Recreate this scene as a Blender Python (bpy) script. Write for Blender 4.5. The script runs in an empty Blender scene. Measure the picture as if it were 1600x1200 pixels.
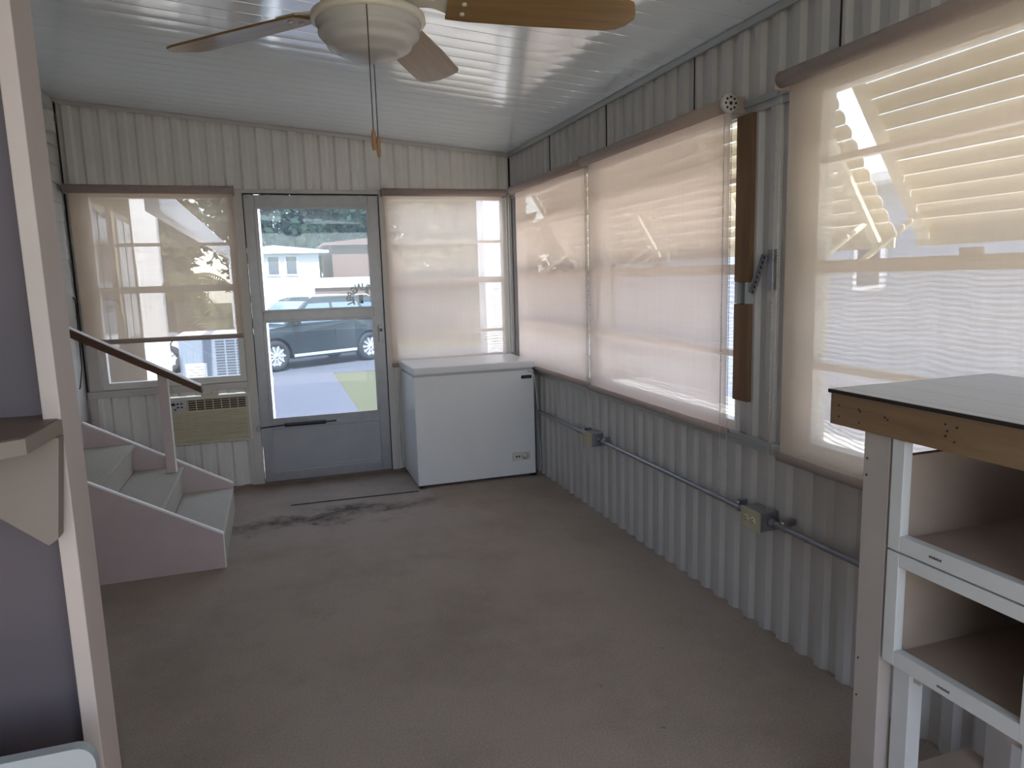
import bpy, bmesh, math, random
from mathutils import Vector, Matrix
PI = math.pi
random.seed(7)
SC = bpy.context.scene
COL = SC.collection

# ------------------------------------------------------------------ materials
def lin(c):
    c = c / 255.0
    return c / 12.92 if c <= 0.04045 else ((c + 0.055) / 1.055) ** 2.4

def rgb(r, g, b):
    return (lin(r), lin(g), lin(b), 1.0)

class NT:
    def __init__(s, name):
        s.m = bpy.data.materials.new(name); s.m.use_nodes = True
        s.t = s.m.node_tree; s.t.nodes.clear()
        s.out = s.n('ShaderNodeOutputMaterial')
    def n(s, typ, **kw):
        nd = s.t.nodes.new(typ)
        for k, v in kw.items(): setattr(nd, k, v)
        return nd
    def l(s, a, b): s.t.links.new(a, b)
    def coord(s, scale=(1, 1, 1), loc=(0, 0, 0), rot=(0, 0, 0)):
        tc = s.n('ShaderNodeTexCoord'); mp = s.n('ShaderNodeMapping')
        mp.inputs['Scale'].default_value = scale; mp.inputs['Location'].default_value = loc
        mp.inputs['Rotation'].default_value = rot
        s.l(tc.outputs['Object'], mp.inputs['Vector']); return mp.outputs['Vector']
    def noise(s, vec, scale, detail=3, rough=.5, dist=0):
        nd = s.n('ShaderNodeTexNoise'); nd.inputs['Scale'].default_value = scale
        nd.inputs['Detail'].default_value = detail; nd.inputs['Roughness'].default_value = rough
        nd.inputs['Distortion'].default_value = dist
        s.l(vec, nd.inputs['Vector']); return nd.outputs['Fac']
    def ramp(s, fac, stops):
        r = s.n('ShaderNodeValToRGB'); e = r.color_ramp.elements
        e[0].position, e[0].color = stops[0]; e[1].position, e[1].color = stops[-1]
        for p, c in stops[1:-1]:
            x = e.new(p); x.color = c
        s.l(fac, r.inputs['Fac']); return r.outputs['Color']
    def mix(s, fac, a, b):
        m = s.n('ShaderNodeMix', data_type='RGBA')
        for i, v in ((0, fac), (6, a), (7, b)):
            if hasattr(v, 'links'): s.l(v, m.inputs[i])
            else: m.inputs[i].default_value = v
        return m.outputs[2]
    def math(s, op, a, b=0.0, c=0.0):
        m = s.n('ShaderNodeMath', operation=op)
        for i, v in enumerate((a, b, c)):
            if hasattr(v, 'links'): s.l(v, m.inputs[i])
            else: m.inputs[i].default_value = v
        return m.outputs[0]
    def mixsh(s, fac, a, b):
        m = s.n('ShaderNodeMixShader')
        if hasattr(fac, 'links'): s.l(fac, m.inputs[0])
        else: m.inputs[0].default_value = fac
        s.l(a, m.inputs[1]); s.l(b, m.inputs[2]); return m.outputs[0]
    def bump(s, h, strength, dist):
        b = s.n('ShaderNodeBump'); b.inputs['Strength'].default_value = strength
        b.inputs['Distance'].default_value = dist; s.l(h, b.inputs['Height']); return b.outputs['Normal']
    def bsdf(s, color, rough=.5, metal=0, normal=None, spec=.5, coat=0):
        p = s.n('ShaderNodeBsdfPrincipled')
        if hasattr(color, 'links'): s.l(color, p.inputs['Base Color'])
        else: p.inputs['Base Color'].default_value = color
        if hasattr(rough, 'links'): s.l(rough, p.inputs['Roughness'])
        else: p.inputs['Roughness'].default_value = rough
        p.inputs['Metallic'].default_value = metal
        p.inputs['Specular IOR Level'].default_value = spec
        p.inputs['Coat Weight'].default_value = coat
        if normal is not None: s.l(normal, p.inputs['Normal'])
        return p.outputs[0]
    def done(s, sh):
        s.l(sh, s.out.inputs['Surface']); return s.m

def paint(name, c, rough=.5, var=.12, scale=6, metal=0, bump=0, bscale=200, spec=.5, dark=None):
    t = NT(name); v = t.coord()
    f = t.noise(v, scale, 4, .6)
    c2 = dark if dark else tuple(x * (1 - var * 2) for x in c[:3]) + (1,)
    colr = t.mix(t.math('MULTIPLY_ADD', f, 1.6, -.3), c2, c)
    nrm = t.bump(t.noise(v, bscale, 2), bump, .002) if bump else None
    return t.done(t.bsdf(colr, rough, metal, nrm, spec))

def wood(name, c1, c2, axis, scale=1.0, rough=.6, knots=False, spec=.4):
    t = NT(name)
    sc = [28 * scale] * 3; sc['xyz'.index(axis)] = 1.6 * scale
    v = t.coord(tuple(sc))
    f = t.noise(v, 1.0, 5, .65, 1.2)
    colr = t.mix(t.math('MULTIPLY_ADD', f, 2.2, -.6), c1, c2)
    if knots:
        sk = [9.0] * 3; sk['xyz'.index(axis)] = 3.0
        k = t.noise(t.coord(tuple(sk), (3.3, 1.2, .4)), 1.4, 2, .5, .5)
        kk = t.math('MULTIPLY', t.math('MAXIMUM', t.math('SUBTRACT', k, .62), 0), 5)
        colr = t.mix(kk, colr, rgb(62, 40, 22))
    return t.done(t.bsdf(colr, rough, spec=spec))

def thin_glass(name, tint=(.97, .985, .98, 1), dust=.05, dustc=(.9, .95, 1, 1), streak=4):
    t = NT(name)
    tr = t.n('ShaderNodeBsdfTransparent'); tr.inputs[0].default_value = tint
    gl = t.n('ShaderNodeBsdfGlossy'); gl.inputs['Roughness'].default_value = .02
    gl.inputs[0].default_value = (.9, .95, 1, 1)
    lw = t.n('ShaderNodeLayerWeight'); lw.inputs['Blend'].default_value = .5
    fr = t.math('MULTIPLY_ADD', t.math('POWER', lw.outputs['Facing'], 5.0), .85, .035)
    base = t.mixsh(fr, tr.outputs[0], gl.outputs[0])
    df = t.n('ShaderNodeBsdfDiffuse'); df.inputs[0].default_value = dustc
    tl = t.n('ShaderNodeBsdfTranslucent'); tl.inputs[0].default_value = dustc
    d = t.mixsh(.7, df.outputs[0], tl.outputs[0])
    f = t.noise(t.coord((1, 1, .5)), streak, 5, .6)
    return t.done(t.mixsh(t.math('MULTIPLY', t.math('MULTIPLY_ADD', f, 1.6, .2), dust), base, d))

def fabric(name, c, openness, trans, weave=160.0, axis='z'):
    """woven solar-screen fabric: open weave + translucent yarn"""
    t = NT(name)
    v = t.coord()
    slub = t.noise(t.coord((3, 3, 90)), 1.0, 4, .6)
    slub2 = t.noise(t.coord((60, 60, 3)), 1.0, 3, .6)
    k = t.math('ADD', t.math('MULTIPLY', slub, .5), t.math('MULTIPLY', slub2, .5))
    colr = t.mix(t.math('MULTIPLY_ADD', k, 3.0, -1.0), tuple(x * .86 for x in c[:3]) + (1,), c)
    df = t.n('ShaderNodeBsdfDiffuse'); t.l(colr, df.inputs[0])
    tl = t.n('ShaderNodeBsdfTranslucent'); t.l(colr, tl.inputs[0])
    yarn = t.mixsh(trans, df.outputs[0], tl.outputs[0])
    tr = t.n('ShaderNodeBsdfTransparent')
    fac = t.math('MULTIPLY_ADD', k, .25, openness - .125)
    return t.done(t.mixsh(fac, yarn, tr.outputs[0]))

def screen_mat(name, axis, f0=.36, f1=.36):
    """insect screen: dark mesh with wavy rows painted in to imitate moire"""
    t = NT(name)
    tc = t.n('ShaderNodeTexCoord'); sx = t.n('ShaderNodeSeparateXYZ'); t.l(tc.outputs['Object'], sx.inputs[0])
    wob = t.noise(t.coord((2.2, 2.2, 2.2)), 1.6, 2)
    z = t.math('ADD', sx.outputs['Z'], t.math('MULTIPLY', wob, .10))
    h = t.math('ADD', sx.outputs[axis], t.math('MULTIPLY', wob, .05))
    w1 = t.math('SINE', t.math('MULTIPLY', z, 2 * PI / .0165))
    w2 = t.math('SINE', t.math('MULTIPLY', h, 2 * PI / .022))
    f = t.math('ADD', t.math('MULTIPLY_ADD', w1, f1, f0), t.math('MULTIPLY', w2, .05))
    df = t.n('ShaderNodeBsdfDiffuse'); df.inputs[0].default_value = (.42, .42, .45, 1)
    tl = t.n('ShaderNodeBsdfTranslucent'); tl.inputs[0].default_value = (.42, .42, .45, 1)
    d = t.mixsh(.5, df.outputs[0], tl.outputs[0])
    tr = t.n('ShaderNodeBsdfTransparent')
    return t.done(t.mixsh(f, tr.outputs[0], d))

M = {}
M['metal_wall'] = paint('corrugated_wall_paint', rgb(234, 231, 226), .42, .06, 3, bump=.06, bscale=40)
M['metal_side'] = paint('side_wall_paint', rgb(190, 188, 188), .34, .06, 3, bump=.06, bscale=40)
M['trim_white'] = paint('trim_paint', rgb(206, 200, 196), .45, .05, 5)
M['trim_grey'] = paint('sill_metal', rgb(176, 180, 182), .35, .06, 9, metal=.3)
M['seam'] = paint('seam_gap', rgb(40, 38, 36), .8)
M['siding'] = paint('lap_siding_paint', rgb(205, 204, 200), .5, .04, 4)
M['post'] = paint('mauve_white_paint', rgb(188, 176, 172), .55, .05, 7, bump=.1, bscale=60)
M['panel'] = paint('lavender_panel_paint', rgb(92, 84, 92), .6, .05, 3, bump=.1, bscale=50)
M['shelf_edge'] = paint('shelf_edge_paint', rgb(128, 119, 112), .55, .05, 7)
M['shelf_top'] = paint('shelf_top_stain', rgb(98, 82, 74), .5, .1, 6)
M['white_enamel'] = paint('white_enamel', rgb(232, 233, 236), .28, .03, 3)
M['white_plastic'] = paint('white_plastic', rgb(214, 212, 206), .4, .04, 8)
M['alu'] = paint('door_aluminium', rgb(168, 168, 174), .38, .08, 14, metal=.4, bump=.05, bscale=90)
M['alu_dark'] = paint('kick_plate', rgb(176, 177, 184), .5, .10, 5, metal=.3, bump=.25, bscale=30)
M['alu_win'] = paint('window_aluminium', rgb(165, 165, 164), .4, .07, 12, metal=.3)
M['win_white'] = paint('white_window_frame', rgb(226, 224, 220), .4, .05, 12)
M['chrome'] = paint('chrome', rgb(220, 220, 222), .15, .02, 10, metal=1)
M['steel'] = paint('galvanised_conduit', rgb(152, 154, 162), .38, .10, 30, metal=.6)
M['panel_white'] = paint('panel_white', rgb(160, 168, 174), .35, .03, 6)
M['black'] = paint('black_plastic', rgb(24, 24, 27), .4)
M['dark'] = paint('dark_recess', rgb(46, 40, 34), .7)
M['box_beige'] = paint('beige_outlet_metal', rgb(176, 170, 150), .45, .05, 20)
M['ivory'] = paint('ivory_plastic', rgb(212, 202, 172), .4, .04, 20)
M['ac_tan'] = paint('yellowed_ac_plastic', rgb(216, 208, 184), .5, .06, 12)
M['ac_grey'] = paint('ac_panel', rgb(196, 194, 196), .45, .05, 20)
M['ac_dark'] = paint('ac_vent_dark', rgb(74, 60, 46), .6, .1, 20)
M['rail_brown'] = wood('brown_stained_handrail', rgb(74, 46, 36), rgb(104, 70, 56), 'x', 1, .4)
M['stringer'] = paint('mauve_stair_paint', rgb(206, 188, 188), .55, .06, 9, bump=.1, bscale=60)
M['lit_edge'] = paint('pale_lit_edge', rgb(250, 247, 246), .4, .02, 9)  # pale edges, whitened further to imitate bright light on them
M['blade'] = wood('fan_blade_woodgrain', rgb(132, 104, 64), rgb(152, 122, 80), 'x', 1.2, .26, False, .18)
M['cream'] = paint('cream_enamel', rgb(216, 210, 196), .3, .03, 8)
M['wood_fob'] = paint('wood_fob', rgb(150, 112, 76), .5, .1, 60)
M['chain_dark'] = paint('antique_chain', rgb(62, 58, 54), .4, .1, 90, metal=.7)
M['bead'] = paint('white_bead_plastic', rgb(206, 202, 194), .4)
M['shade_roll'] = paint('shade_roll_fabric', rgb(168, 152, 144), .85, .06, 60, bump=.3, bscale=500)
M['shade_bar'] = paint('shade_bar_fabric', rgb(170, 154, 146), .8, .06, 60)
M['stud'] = wood('bare_wood_jamb', rgb(96, 72, 52), rgb(118, 92, 68), 'z', 1, .7)
M['apron'] = wood('raw_pine_board', rgb(110, 88, 66), rgb(132, 108, 82), 'y', 1, .65, True)
M['counter_white'] = paint('white_furniture_paint', rgb(202, 204, 206), .45, .04, 8)
M['counter_grey'] = paint('unpainted_leg', rgb(170, 162, 158), .6, .05, 9)
M['cubby_in'] = paint('raw_plywood', rgb(164, 148, 138), .7, .10, 7)
M['nail'] = paint('nail_hole', rgb(34, 24, 16), .8)
M['stamp'] = paint('grey_ink_stamp', rgb(92, 92, 96), .8)
M['cord'] = paint('white_cord', rgb(206, 206, 208), .5)
M['concrete'] = paint('concrete', rgb(84, 84, 94), .85, .08, 1.6, bump=.2, bscale=60)
M['pale_concrete'] = paint('pale_driveway', rgb(232, 230, 224), .9, .05, 2.5)
M['asphalt'] = paint('asphalt', rgb(84, 86, 94), .9, .08, 3)
M['house_white'] = paint('white_house_siding', rgb(226, 228, 234), .6, .02, 2)
M['house_brown'] = paint('red_brown_cladding', rgb(104, 80, 72), .8, .06, 2)
M['roof_grey'] = paint('roof_metal', rgb(200, 204, 208), .5, .04, 2)
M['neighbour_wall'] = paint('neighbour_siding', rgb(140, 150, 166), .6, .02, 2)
M['fence_paint'] = paint('fence_paint', rgb(168, 172, 178), .6, .03, 2)
M['tan_frame'] = paint('tan_window_frame', rgb(150, 138, 118), .8, .05, 4, spec=.05)
M['house_tan'] = paint('tan_house_panel', rgb(96, 80, 62), .85, .06, 2, spec=.05)
M['win_dark'] = paint('dark_window_pane', rgb(70, 78, 90), .1)
M['awning'] = paint('awning_enamel', rgb(246, 238, 216), .45, .04, 4)
t_ = NT('translucent_awning_slat'); df_ = t_.n('ShaderNodeBsdfDiffuse'); tl_ = t_.n('ShaderNodeBsdfTranslucent')  # slat material with translucency added to brighten the shaded undersides
df_.inputs[0].default_value = rgb(240, 232, 212); tl_.inputs[0].default_value = rgb(232, 222, 200)
M['awning_slat'] = t_.done(t_.mixsh(t_.math('MULTIPLY_ADD', t_.noise(t_.coord((1, 1, 1)), 5, 3), .15, .10), df_.outputs[0], tl_.outputs[0]))
M['unit_blue'] = paint('unit_panel', rgb(104, 116, 132), .5, .04, 6)
M['unit_grille'] = paint('unit_grille', rgb(58, 66, 78), .6)
M['label_white'] = paint('paper_label', rgb(190, 194, 198), .6, .02, 20)
M['bark'] = paint('bark', rgb(104, 88, 72), .9, .15, 12, bump=.5, bscale=30)
M['car_dark'] = paint('dark_car_paint', rgb(30, 38, 42), .18, .03, 3)
M['car_silver'] = paint('silver_car_paint', rgb(186, 192, 200), .22, .03, 3, metal=.3)
M['car_glass'] = paint('car_window_glass', rgb(96, 114, 130), .06, .02, 3)  # light blue base colour stands in for reflected sky
M['tyre'] = paint('tyre_rubber', rgb(38, 39, 42), .8)
M['rim'] = paint('alloy_rim', rgb(204, 206, 210), .3, .03, 9, metal=.5)
M['lamp_red'] = paint('tail_lamp', rgb(150, 30, 28), .25)
M['lamp_clear'] = paint('head_lamp', rgb(214, 220, 226), .15)
M['glass_door'] = thin_glass('dusty_door_glass', (.80, .85, .90, 1), .05, (.78, .90, 1, 1), 5)
M['glass_win'] = thin_glass('window_glass', (.97, .98, .98, 1), .03)
M['screen_x'] = screen_mat('insect_mesh_front', 'X')
M['screen_f'] = screen_mat('fine_insect_mesh', 'X', .10, .03)
M['screen_y'] = screen_mat('insect_mesh_side', 'Y')
M['fab_open'] = fabric('sheer_solar_fabric', rgb(224, 204, 182), .26, .46)
M['fab_mid'] = fabric('solar_fabric', rgb(238, 220, 202), .27, .29)
M['fab_door'] = fabric('door_wall_solar_fabric', rgb(236, 218, 202), .24, .55)
M['fab_dense'] = fabric('dense_solar_fabric', rgb(238, 218, 206), .12, .45)

def mat_ceiling():
    t = NT('glossy_ceiling_enamel')
    v = t.coord((.5, 3, 1))
    f = t.noise(v, 3, 3, .6)
    colr = t.mix(f, rgb(226, 236, 242), rgb(236, 244, 248))
    n = t.bump(t.noise(t.coord((2.2, 9, 1)), 1.6, 2, .5),   .05, .004)
    sh = t.bsdf(colr, .10, 0, n, .6); sh.node.inputs['IOR'].default_value = 2.7
    return t.done(sh)
M['ceiling'] = mat_ceiling()

def mat_carpet(name, c1, c2, stains):
    t = NT(name); v = t.coord()
    big = t.noise(v, 1.3, 4, .6, .3)
    fine = t.noise(v, 170, 3, .7)
    colr = t.mix(t.math('MULTIPLY_ADD', big, 1.6, -.3), c1, c2)
    colr = t.mix(t.math('MULTIPLY_ADD', fine, 1.6, -.55), tuple(x * .62 for x in c1[:3]) + (1,), colr)
    if stains:
        tc = t.n('ShaderNodeTexCoord'); sp = t.n('ShaderNodeSeparateXYZ'); t.l(tc.outputs['Object'], sp.inputs[0])
        wob = t.noise(v, 2.6, 4, .65)
        # a dark traffic streak wandering from the steps past the doorway
        yc = t.math('MULTIPLY_ADD', wob, .9, 3.95)
        d = t.math('ABSOLUTE', t.math('SUBTRACT', sp.outputs['Y'], yc))
        band = t.math('MAXIMUM', t.math('SUBTRACT', 1, t.math('MULTIPLY', d, 6)), 0)
        xr = t.math('MAXIMUM', t.math('SUBTRACT', 1, t.math('MULTIPLY', t.math('ABSOLUTE', t.math('SUBTRACT', sp.outputs['X'], .20)), 1.2)), 0)
        blot = t.math('MAXIMUM', t.math('MULTIPLY_ADD', t.noise(v, 6, 5, .75), 3.6, -1.1), 0)
        s = t.math('MINIMUM', t.math('MULTIPLY', t.math('MULTIPLY', band, t.math('POWER', xr, .6)), blot), .75)
        colr = t.mix(s, colr, rgb(38, 33, 32))
        m1 = t.math('MULTIPLY', t.math('MAXIMUM', t.math('SUBTRACT', t.noise(t.coord((1, 1, 1), (4.2, 1.7, 0)), 1.5, 6, .72), .46), 0), 1.1)
        colr = t.mix(m1, colr, rgb(84, 72, 62))
        sp2 = t.math('MULTIPLY', t.math('MAXIMUM', t.math('SUBTRACT', t.noise(t.coord((1, 1, 1), (2.2, 7.7, 0)), 14, 3, .6), .70), 0), 6)
        colr = t.mix(t.math('MINIMUM', sp2, .5), colr, rgb(50, 42, 38))
        # rust brown in front of the door
        dx = t.math('ABSOLUTE', t.math('SUBTRACT', sp.outputs['Y'], 5.22))
        r = t.math('MULTIPLY', t.math('MAXIMUM', t.math('SUBTRACT', 1, t.math('MULTIPLY', dx, 5.5)), 0), t.math('MULTIPLY_ADD', t.noise(v, 6, 3), 1.0, -.05))
        colr = t.mix(t.math('MINIMUM', r, .6), colr, rgb(96, 62, 34))
    n = t.bump(fine, .6, .004)
    return t.done(t.bsdf(colr, .95, 0, n, .1))
M['carpet'] = mat_carpet('brown_carpet', rgb(186, 172, 162), rgb(212, 198, 188), True)
M['stair_carpet'] = mat_carpet('grey_stair_carpet', rgb(216, 212, 202), rgb(236, 232, 222), False)

def mat_grass():
    t = NT('lawn'); v = t.coord()
    f = t.noise(v, .6, 5, .7); g = t.noise(v, 30, 2, .6)
    c = t.mix(f, rgb(86, 86, 66), rgb(106, 104, 82))
    c = t.mix(t.math('MULTIPLY', g, .5), c, rgb(66, 68, 46))
    return t.done(t.bsdf(c, .95, 0, t.bump(g, .6, .03), .1))
M['grass'] = mat_grass()

def mat_leaf(name, c1, c2):
    t = NT(name)
    oi = t.noise(t.coord(), 1.1, 3, .6)
    c = t.mix(t.math('MULTIPLY_ADD', oi, 2, -.5), c1, c2)
    df = t.n('ShaderNodeBsdfDiffuse'); t.l(c, df.inputs[0])
    tl = t.n('ShaderNodeBsdfTranslucent'); t.l(c, tl.inputs[0])
    return t.done(t.mixsh(.3, df.outputs[0], tl.outputs[0]))
M['leaf_dark'] = mat_leaf('dark_leaves', rgb(40, 58, 50), rgb(62, 80, 62))
M['leaf_mid'] = mat_leaf('green_leaves', rgb(76, 80, 58), rgb(108, 104, 78))
M['frond'] = mat_leaf('palm_fronds', rgb(84, 90, 66), rgb(122, 112, 86))

def mat_counter_top():
    t = NT('grey_plank_laminate')
    tc = t.n('ShaderNodeTexCoord'); sp = t.n('ShaderNodeSeparateXYZ'); t.l(tc.outputs['Object'], sp.inputs[0])
    fr = t.math('FRACT', t.math('DIVIDE', sp.outputs['X'], .112))
    line = t.math('LESS_THAN', fr, .035)
    g = t.noise(t.coord((30, 2, 1)), 1, 4, .6)
    c = t.mix(g, rgb(150, 150, 154), rgb(172, 172, 176))
    c = t.mix(t.math('MULTIPLY', line, .6), c, rgb(84, 82, 84))
    return t.done(t.bsdf(c, .3, 0, None, .5))
M['counter_top'] = mat_counter_top()

def mat_bowl():
    t = NT('frosted_glass_bowl')
    p = t.n('ShaderNodeBsdfPrincipled')
    p.inputs['Base Color'].default_value = rgb(206, 204, 200); p.inputs['Roughness'].default_value = .25
    tl = t.n('ShaderNodeBsdfTranslucent'); tl.inputs[0].default_value = rgb(216, 214, 208)
    return t.done(t.mixsh(.25, p.outputs[0], tl.outputs[0]))
M['bowl'] = mat_bowl()

# ------------------------------------------------------------------ mesh helpers
class MB:
    def __init__(s): s.v = []; s.f = []; s.sm = []
    def add(s, vs, fs, smooth=False):
        b = len(s.v); s.v += [tuple(v) for v in vs]
        s.f += [tuple(i + b for i in f) for f in fs]; s.sm += [smooth] * len(fs)
        return s
    def box(s, x0, x1, y0, y1, z0, z1, bev=0.0):
        x0, x1 = min(x0, x1), max(x0, x1); y0, y1 = min(y0, y1), max(y0, y1); z0, z1 = min(z0, z1), max(z0, z1)
        if bev <= 0:
            vs = [(x, y, z) for z in (z0, z1) for y in (y0, y1) for x in (x0, x1)]
            return s.add(vs, [(0, 2, 3, 1), (4, 5, 7, 6), (0, 1, 5, 4), (2, 6, 7, 3), (0, 4, 6, 2), (1, 3, 7, 5)])
        bm = bmesh.new(); bmesh.ops.create_cube(bm, size=1)
        for v in bm.verts:
            v.co = Vector((x0 + (v.co.x + .5) * (x1 - x0), y0 + (v.co.y + .5) * (y1 - y0), z0 + (v.co.z + .5) * (z1 - z0)))
        bev = min(bev, .45 * min(x1 - x0, y1 - y0, z1 - z0))
        bmesh.ops.bevel(bm, geom=list(bm.edges), offset=bev, segments=2, affect='EDGES', profile=.6)
        s.bm(bm); return s
    def bm(s, bm, mat=None, smooth=False):
        bm.verts.index_update()
        vs = [(mat @ v.co if mat else v.co.copy()) for v in bm.verts]
        fs = [tuple(v.index for v in f.verts) for f in bm.faces]
        bm.free(); return s.add(vs, fs, smooth)
    def obox(s, c, dx, dy, dz, rot=None, bev=0):
        m = MB().box(-dx / 2, dx / 2, -dy / 2, dy / 2, -dz / 2, dz / 2, bev)
        T = Matrix.Translation(c) @ (rot.to_4x4() if rot else Matrix())
        return s.add([T @ Vector(v) for v in m.v], m.f)
    def prism(s, pts, axis, a0, a1):
        """extrude a 2-D polygon; axis x: pts=(y,z); y: (x,z); z: (x,y)"""
        def P(p, a): return {'x': (a, p[0], p[1]), 'y': (p[0], a, p[1]), 'z': (p[0], p[1], a)}[axis]
        n = len(pts); vs = [P(p, a0) for p in pts] + [P(p, a1) for p in pts]
        fs = [tuple(range(n))[::-1], tuple(range(n, 2 * n))] + [(i, (i + 1) % n, n + (i + 1) % n, n + i) for i in range(n)]
        return s.add(vs, fs)
    def tube(s, pts, r, n=8, cap=True):
        pts = [Vector(p) for p in pts]; rs = r if isinstance(r, (list, tuple)) else [r] * len(pts)
        vs = []; up = Vector((0, 0, 1))
        for i, p in enumerate(pts):
            d = (pts[min(i + 1, len(pts) - 1)] - pts[max(i - 1, 0)]).normalized()
            a = d.cross(up)
            if a.length < 1e-3: a = d.cross(Vector((1, 0, 0)))
            a.normalize(); b = d.cross(a)
            vs += [p + rs[i] * (a * math.cos(2 * PI * k / n) + b * math.sin(2 * PI * k / n)) for k in range(n)]
        fs = [(i * n + k, i * n + (k + 1) % n, (i + 1) * n + (k + 1) % n, (i + 1) * n + k) for i in range(len(pts) - 1) for k in range(n)]
        s.add(vs, fs, True)
        if cap:
            m = (len(pts) - 1) * n
            s.add([vs[k] for k in range(n)] + [vs[m + k] for k in range(n)], [tuple(range(n)), tuple(range(n, 2 * n))[::-1]])
        return s
    def lathe(s, prof, c, axis='z', n=32, smooth=True):
        """prof: list of (radius, height)"""
        vs = []
        for r, h in prof:
            for k in range(n):
                a = 2 * PI * k / n; u, w = r * math.cos(a), r * math.sin(a)
                q = {'z': (u, w, h), 'x': (h, u, w), 'y': (u, h, w)}[axis]
                vs.append((c[0] + q[0], c[1] + q[1], c[2] + q[2]))
        fs = [(i * n + k, i * n + (k + 1) % n, (i + 1) * n + (k + 1) % n, (i + 1) * n + k) for i in range(len(prof) - 1) for k in range(n)]
        return s.add(vs, fs, smooth)
    def ball(s, c, r, sub=1, sq=(1, 1, 1)):
        bm = bmesh.new(); bmesh.ops.create_icosphere(bm, subdivisions=sub, radius=r)
        return s.bm(bm, Matrix.Translation(c) @ Matrix.Diagonal((*sq, 1)), True)
    def xf(s, T):
        s.v = [tuple(T @ Vector(v)) for v in s.v]; return s

ORG = {}
def build(name, mb, mat, parent=None, local=False, **props):
    o_ = Vector((0, 0, 0)) if (local or parent is None) else ORG[parent.name_full]
    me = bpy.data.meshes.new(name)
    me.from_pydata([tuple(Vector(v) - o_) for v in mb.v], [], mb.f)
    bm = bmesh.new(); bm.from_mesh(me); bmesh.ops.recalc_face_normals(bm, faces=bm.faces[:]) if not props.pop('keepn', False) else None
    bm.to_mesh(me); bm.free()
    me.polygons.foreach_set('use_smooth', mb.sm)
    me.materials.append(M[mat] if isinstance(mat, str) else mat)
    o = bpy.data.objects.new(name, me); COL.objects.link(o)
    if parent is not None: o.parent = parent
    ORG[o.name_full] = o_ if not local else Vector((0, 0, 0))
    for k, v in props.items(): o[k] = v
    return o

def pieces(name, mb, mat, parent):
    """every separate piece of the mesh becomes a part of its own"""
    par = list(range(len(mb.v)))
    def find(a):
        while par[a] != a: par[a] = par[par[a]]; a = par[a]
        return a
    for f in mb.f:
        for q in f[1:]: par[find(q)] = find(f[0])
    groups = {}
    for f, sm in zip(mb.f, mb.sm): groups.setdefault(find(f[0]), []).append((f, sm))
    for fs in groups.values():
        ids = sorted({q for f, _ in fs for q in f}); mp = {a: i for i, a in enumerate(ids)}
        m = MB(); m.v = [mb.v[a] for a in ids]; m.f = [tuple(mp[q] for q in f) for f, _ in fs]; m.sm = [x for _, x in fs]
        build(name, m, mat, parent)

def thing(name, loc, label, cat, group=None, rotz=0):
    o = bpy.data.objects.new(name, None); COL.objects.link(o)
    o.location = loc; o.rotation_euler = (0, 0, rotz); o.empty_display_size = .05
    o['label'] = label; o['category'] = cat
    if group: o['group'] = group
    ORG[o.name_full] = Vector(loc); return o

def tag(o, label, cat, group=None):
    o['label'] = label; o['category'] = cat
    if group: o['group'] = group
    return o

def struct(name, mb, mat, **kw):
    o = build(name, mb, mat, **kw); o['kind'] = 'structure'; return o

def struct_root(name, loc):
    o = bpy.data.objects.new(name, None); COL.objects.link(o); o.location = loc; o['kind'] = 'structure'
    ORG[o.name_full] = Vector(loc); return o

def corr(mb, axis, u0, u1, z0, z1, base, sgn, period=.104, depth=.016, phase=0.0):
    """trapezoid-ribbed sheet; z0/z1 numbers or functions of u. ribs stand at `base`, pans sit `depth` behind (sgn = direction outward)"""
    prof = [(0.0, 0), (.34, 0), (.50, 1), (.84, 1), (1.0, 0)]
    us = [(u0, None), (u1, None)]
    k0 = int(math.floor((u0 - phase) / period)) - 1; k1 = int(math.ceil((u1 - phase) / period)) + 1
    def dep(u):
        t = ((u - phase) / period) % 1.0
        for (a, da), (b, db) in zip(prof, prof[1:]):
            if a <= t <= b: return da + (db - da) * (t - a) / (b - a)
        return 0
    cuts = sorted({round(x, 5) for x in [u0, u1] + [phase + (k + p) * period for k in range(k0, k1) for p, _ in prof] if u0 <= x <= u1})
    f0 = z0 if callable(z0) else (lambda u: z0); f1 = z1 if callable(z1) else (lambda u: z1)
    vs = []
    for u in cuts:
        d = base + sgn * depth * dep(u)
        for z in (f0(u), f1(u)): vs.append((d, u, z) if axis == 'y' else (u, d, z))
    mb.add(vs, [(2 * i, 2 * i + 2, 2 * i + 3, 2 * i + 1) for i in range(len(cuts) - 1)])
    return mb

# ------------------------------------------------------------------ dimensions
XR, YF, XL, YB = 1.765, 5.3205, -1.225, -1.5
def zc(x): return 2.346 + .0845 * (1.77 - x)
G = -.62          # ground outside

# ------------------------------------------------------------------ the room shell
struct('floor', MB().box(XL - .1, 1.86, YB, 5.44, -.14, 0), 'carpet')
# carpet seam by the door, wall panels etc.
mb = MB()
ys = []; y = YB - .05
while y < 5.40:
    ys += [(y, 0.0), (y + .003, .006), (y + .006, 0.0), (y + .035, -.0004), (y + .062, -.0006), (y + .089, -.0004)]
    y += .1165
vs = []
for x in (XL - .1, 1.86):
    for yy, d in ys: vs.append((x, yy, zc(x) + d))
n = len(ys)
mb.add(vs, [(i, i + 1, n + i + 1, n + i) for i in range(n - 1)])
mb.add([(x, yy, zc(x) + .08) for x in (XL - .4, 2.1) for yy in (YB - .2, 5.6)], [(0, 1, 3, 2)])
struct('ceiling', mb, 'ceiling')

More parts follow.
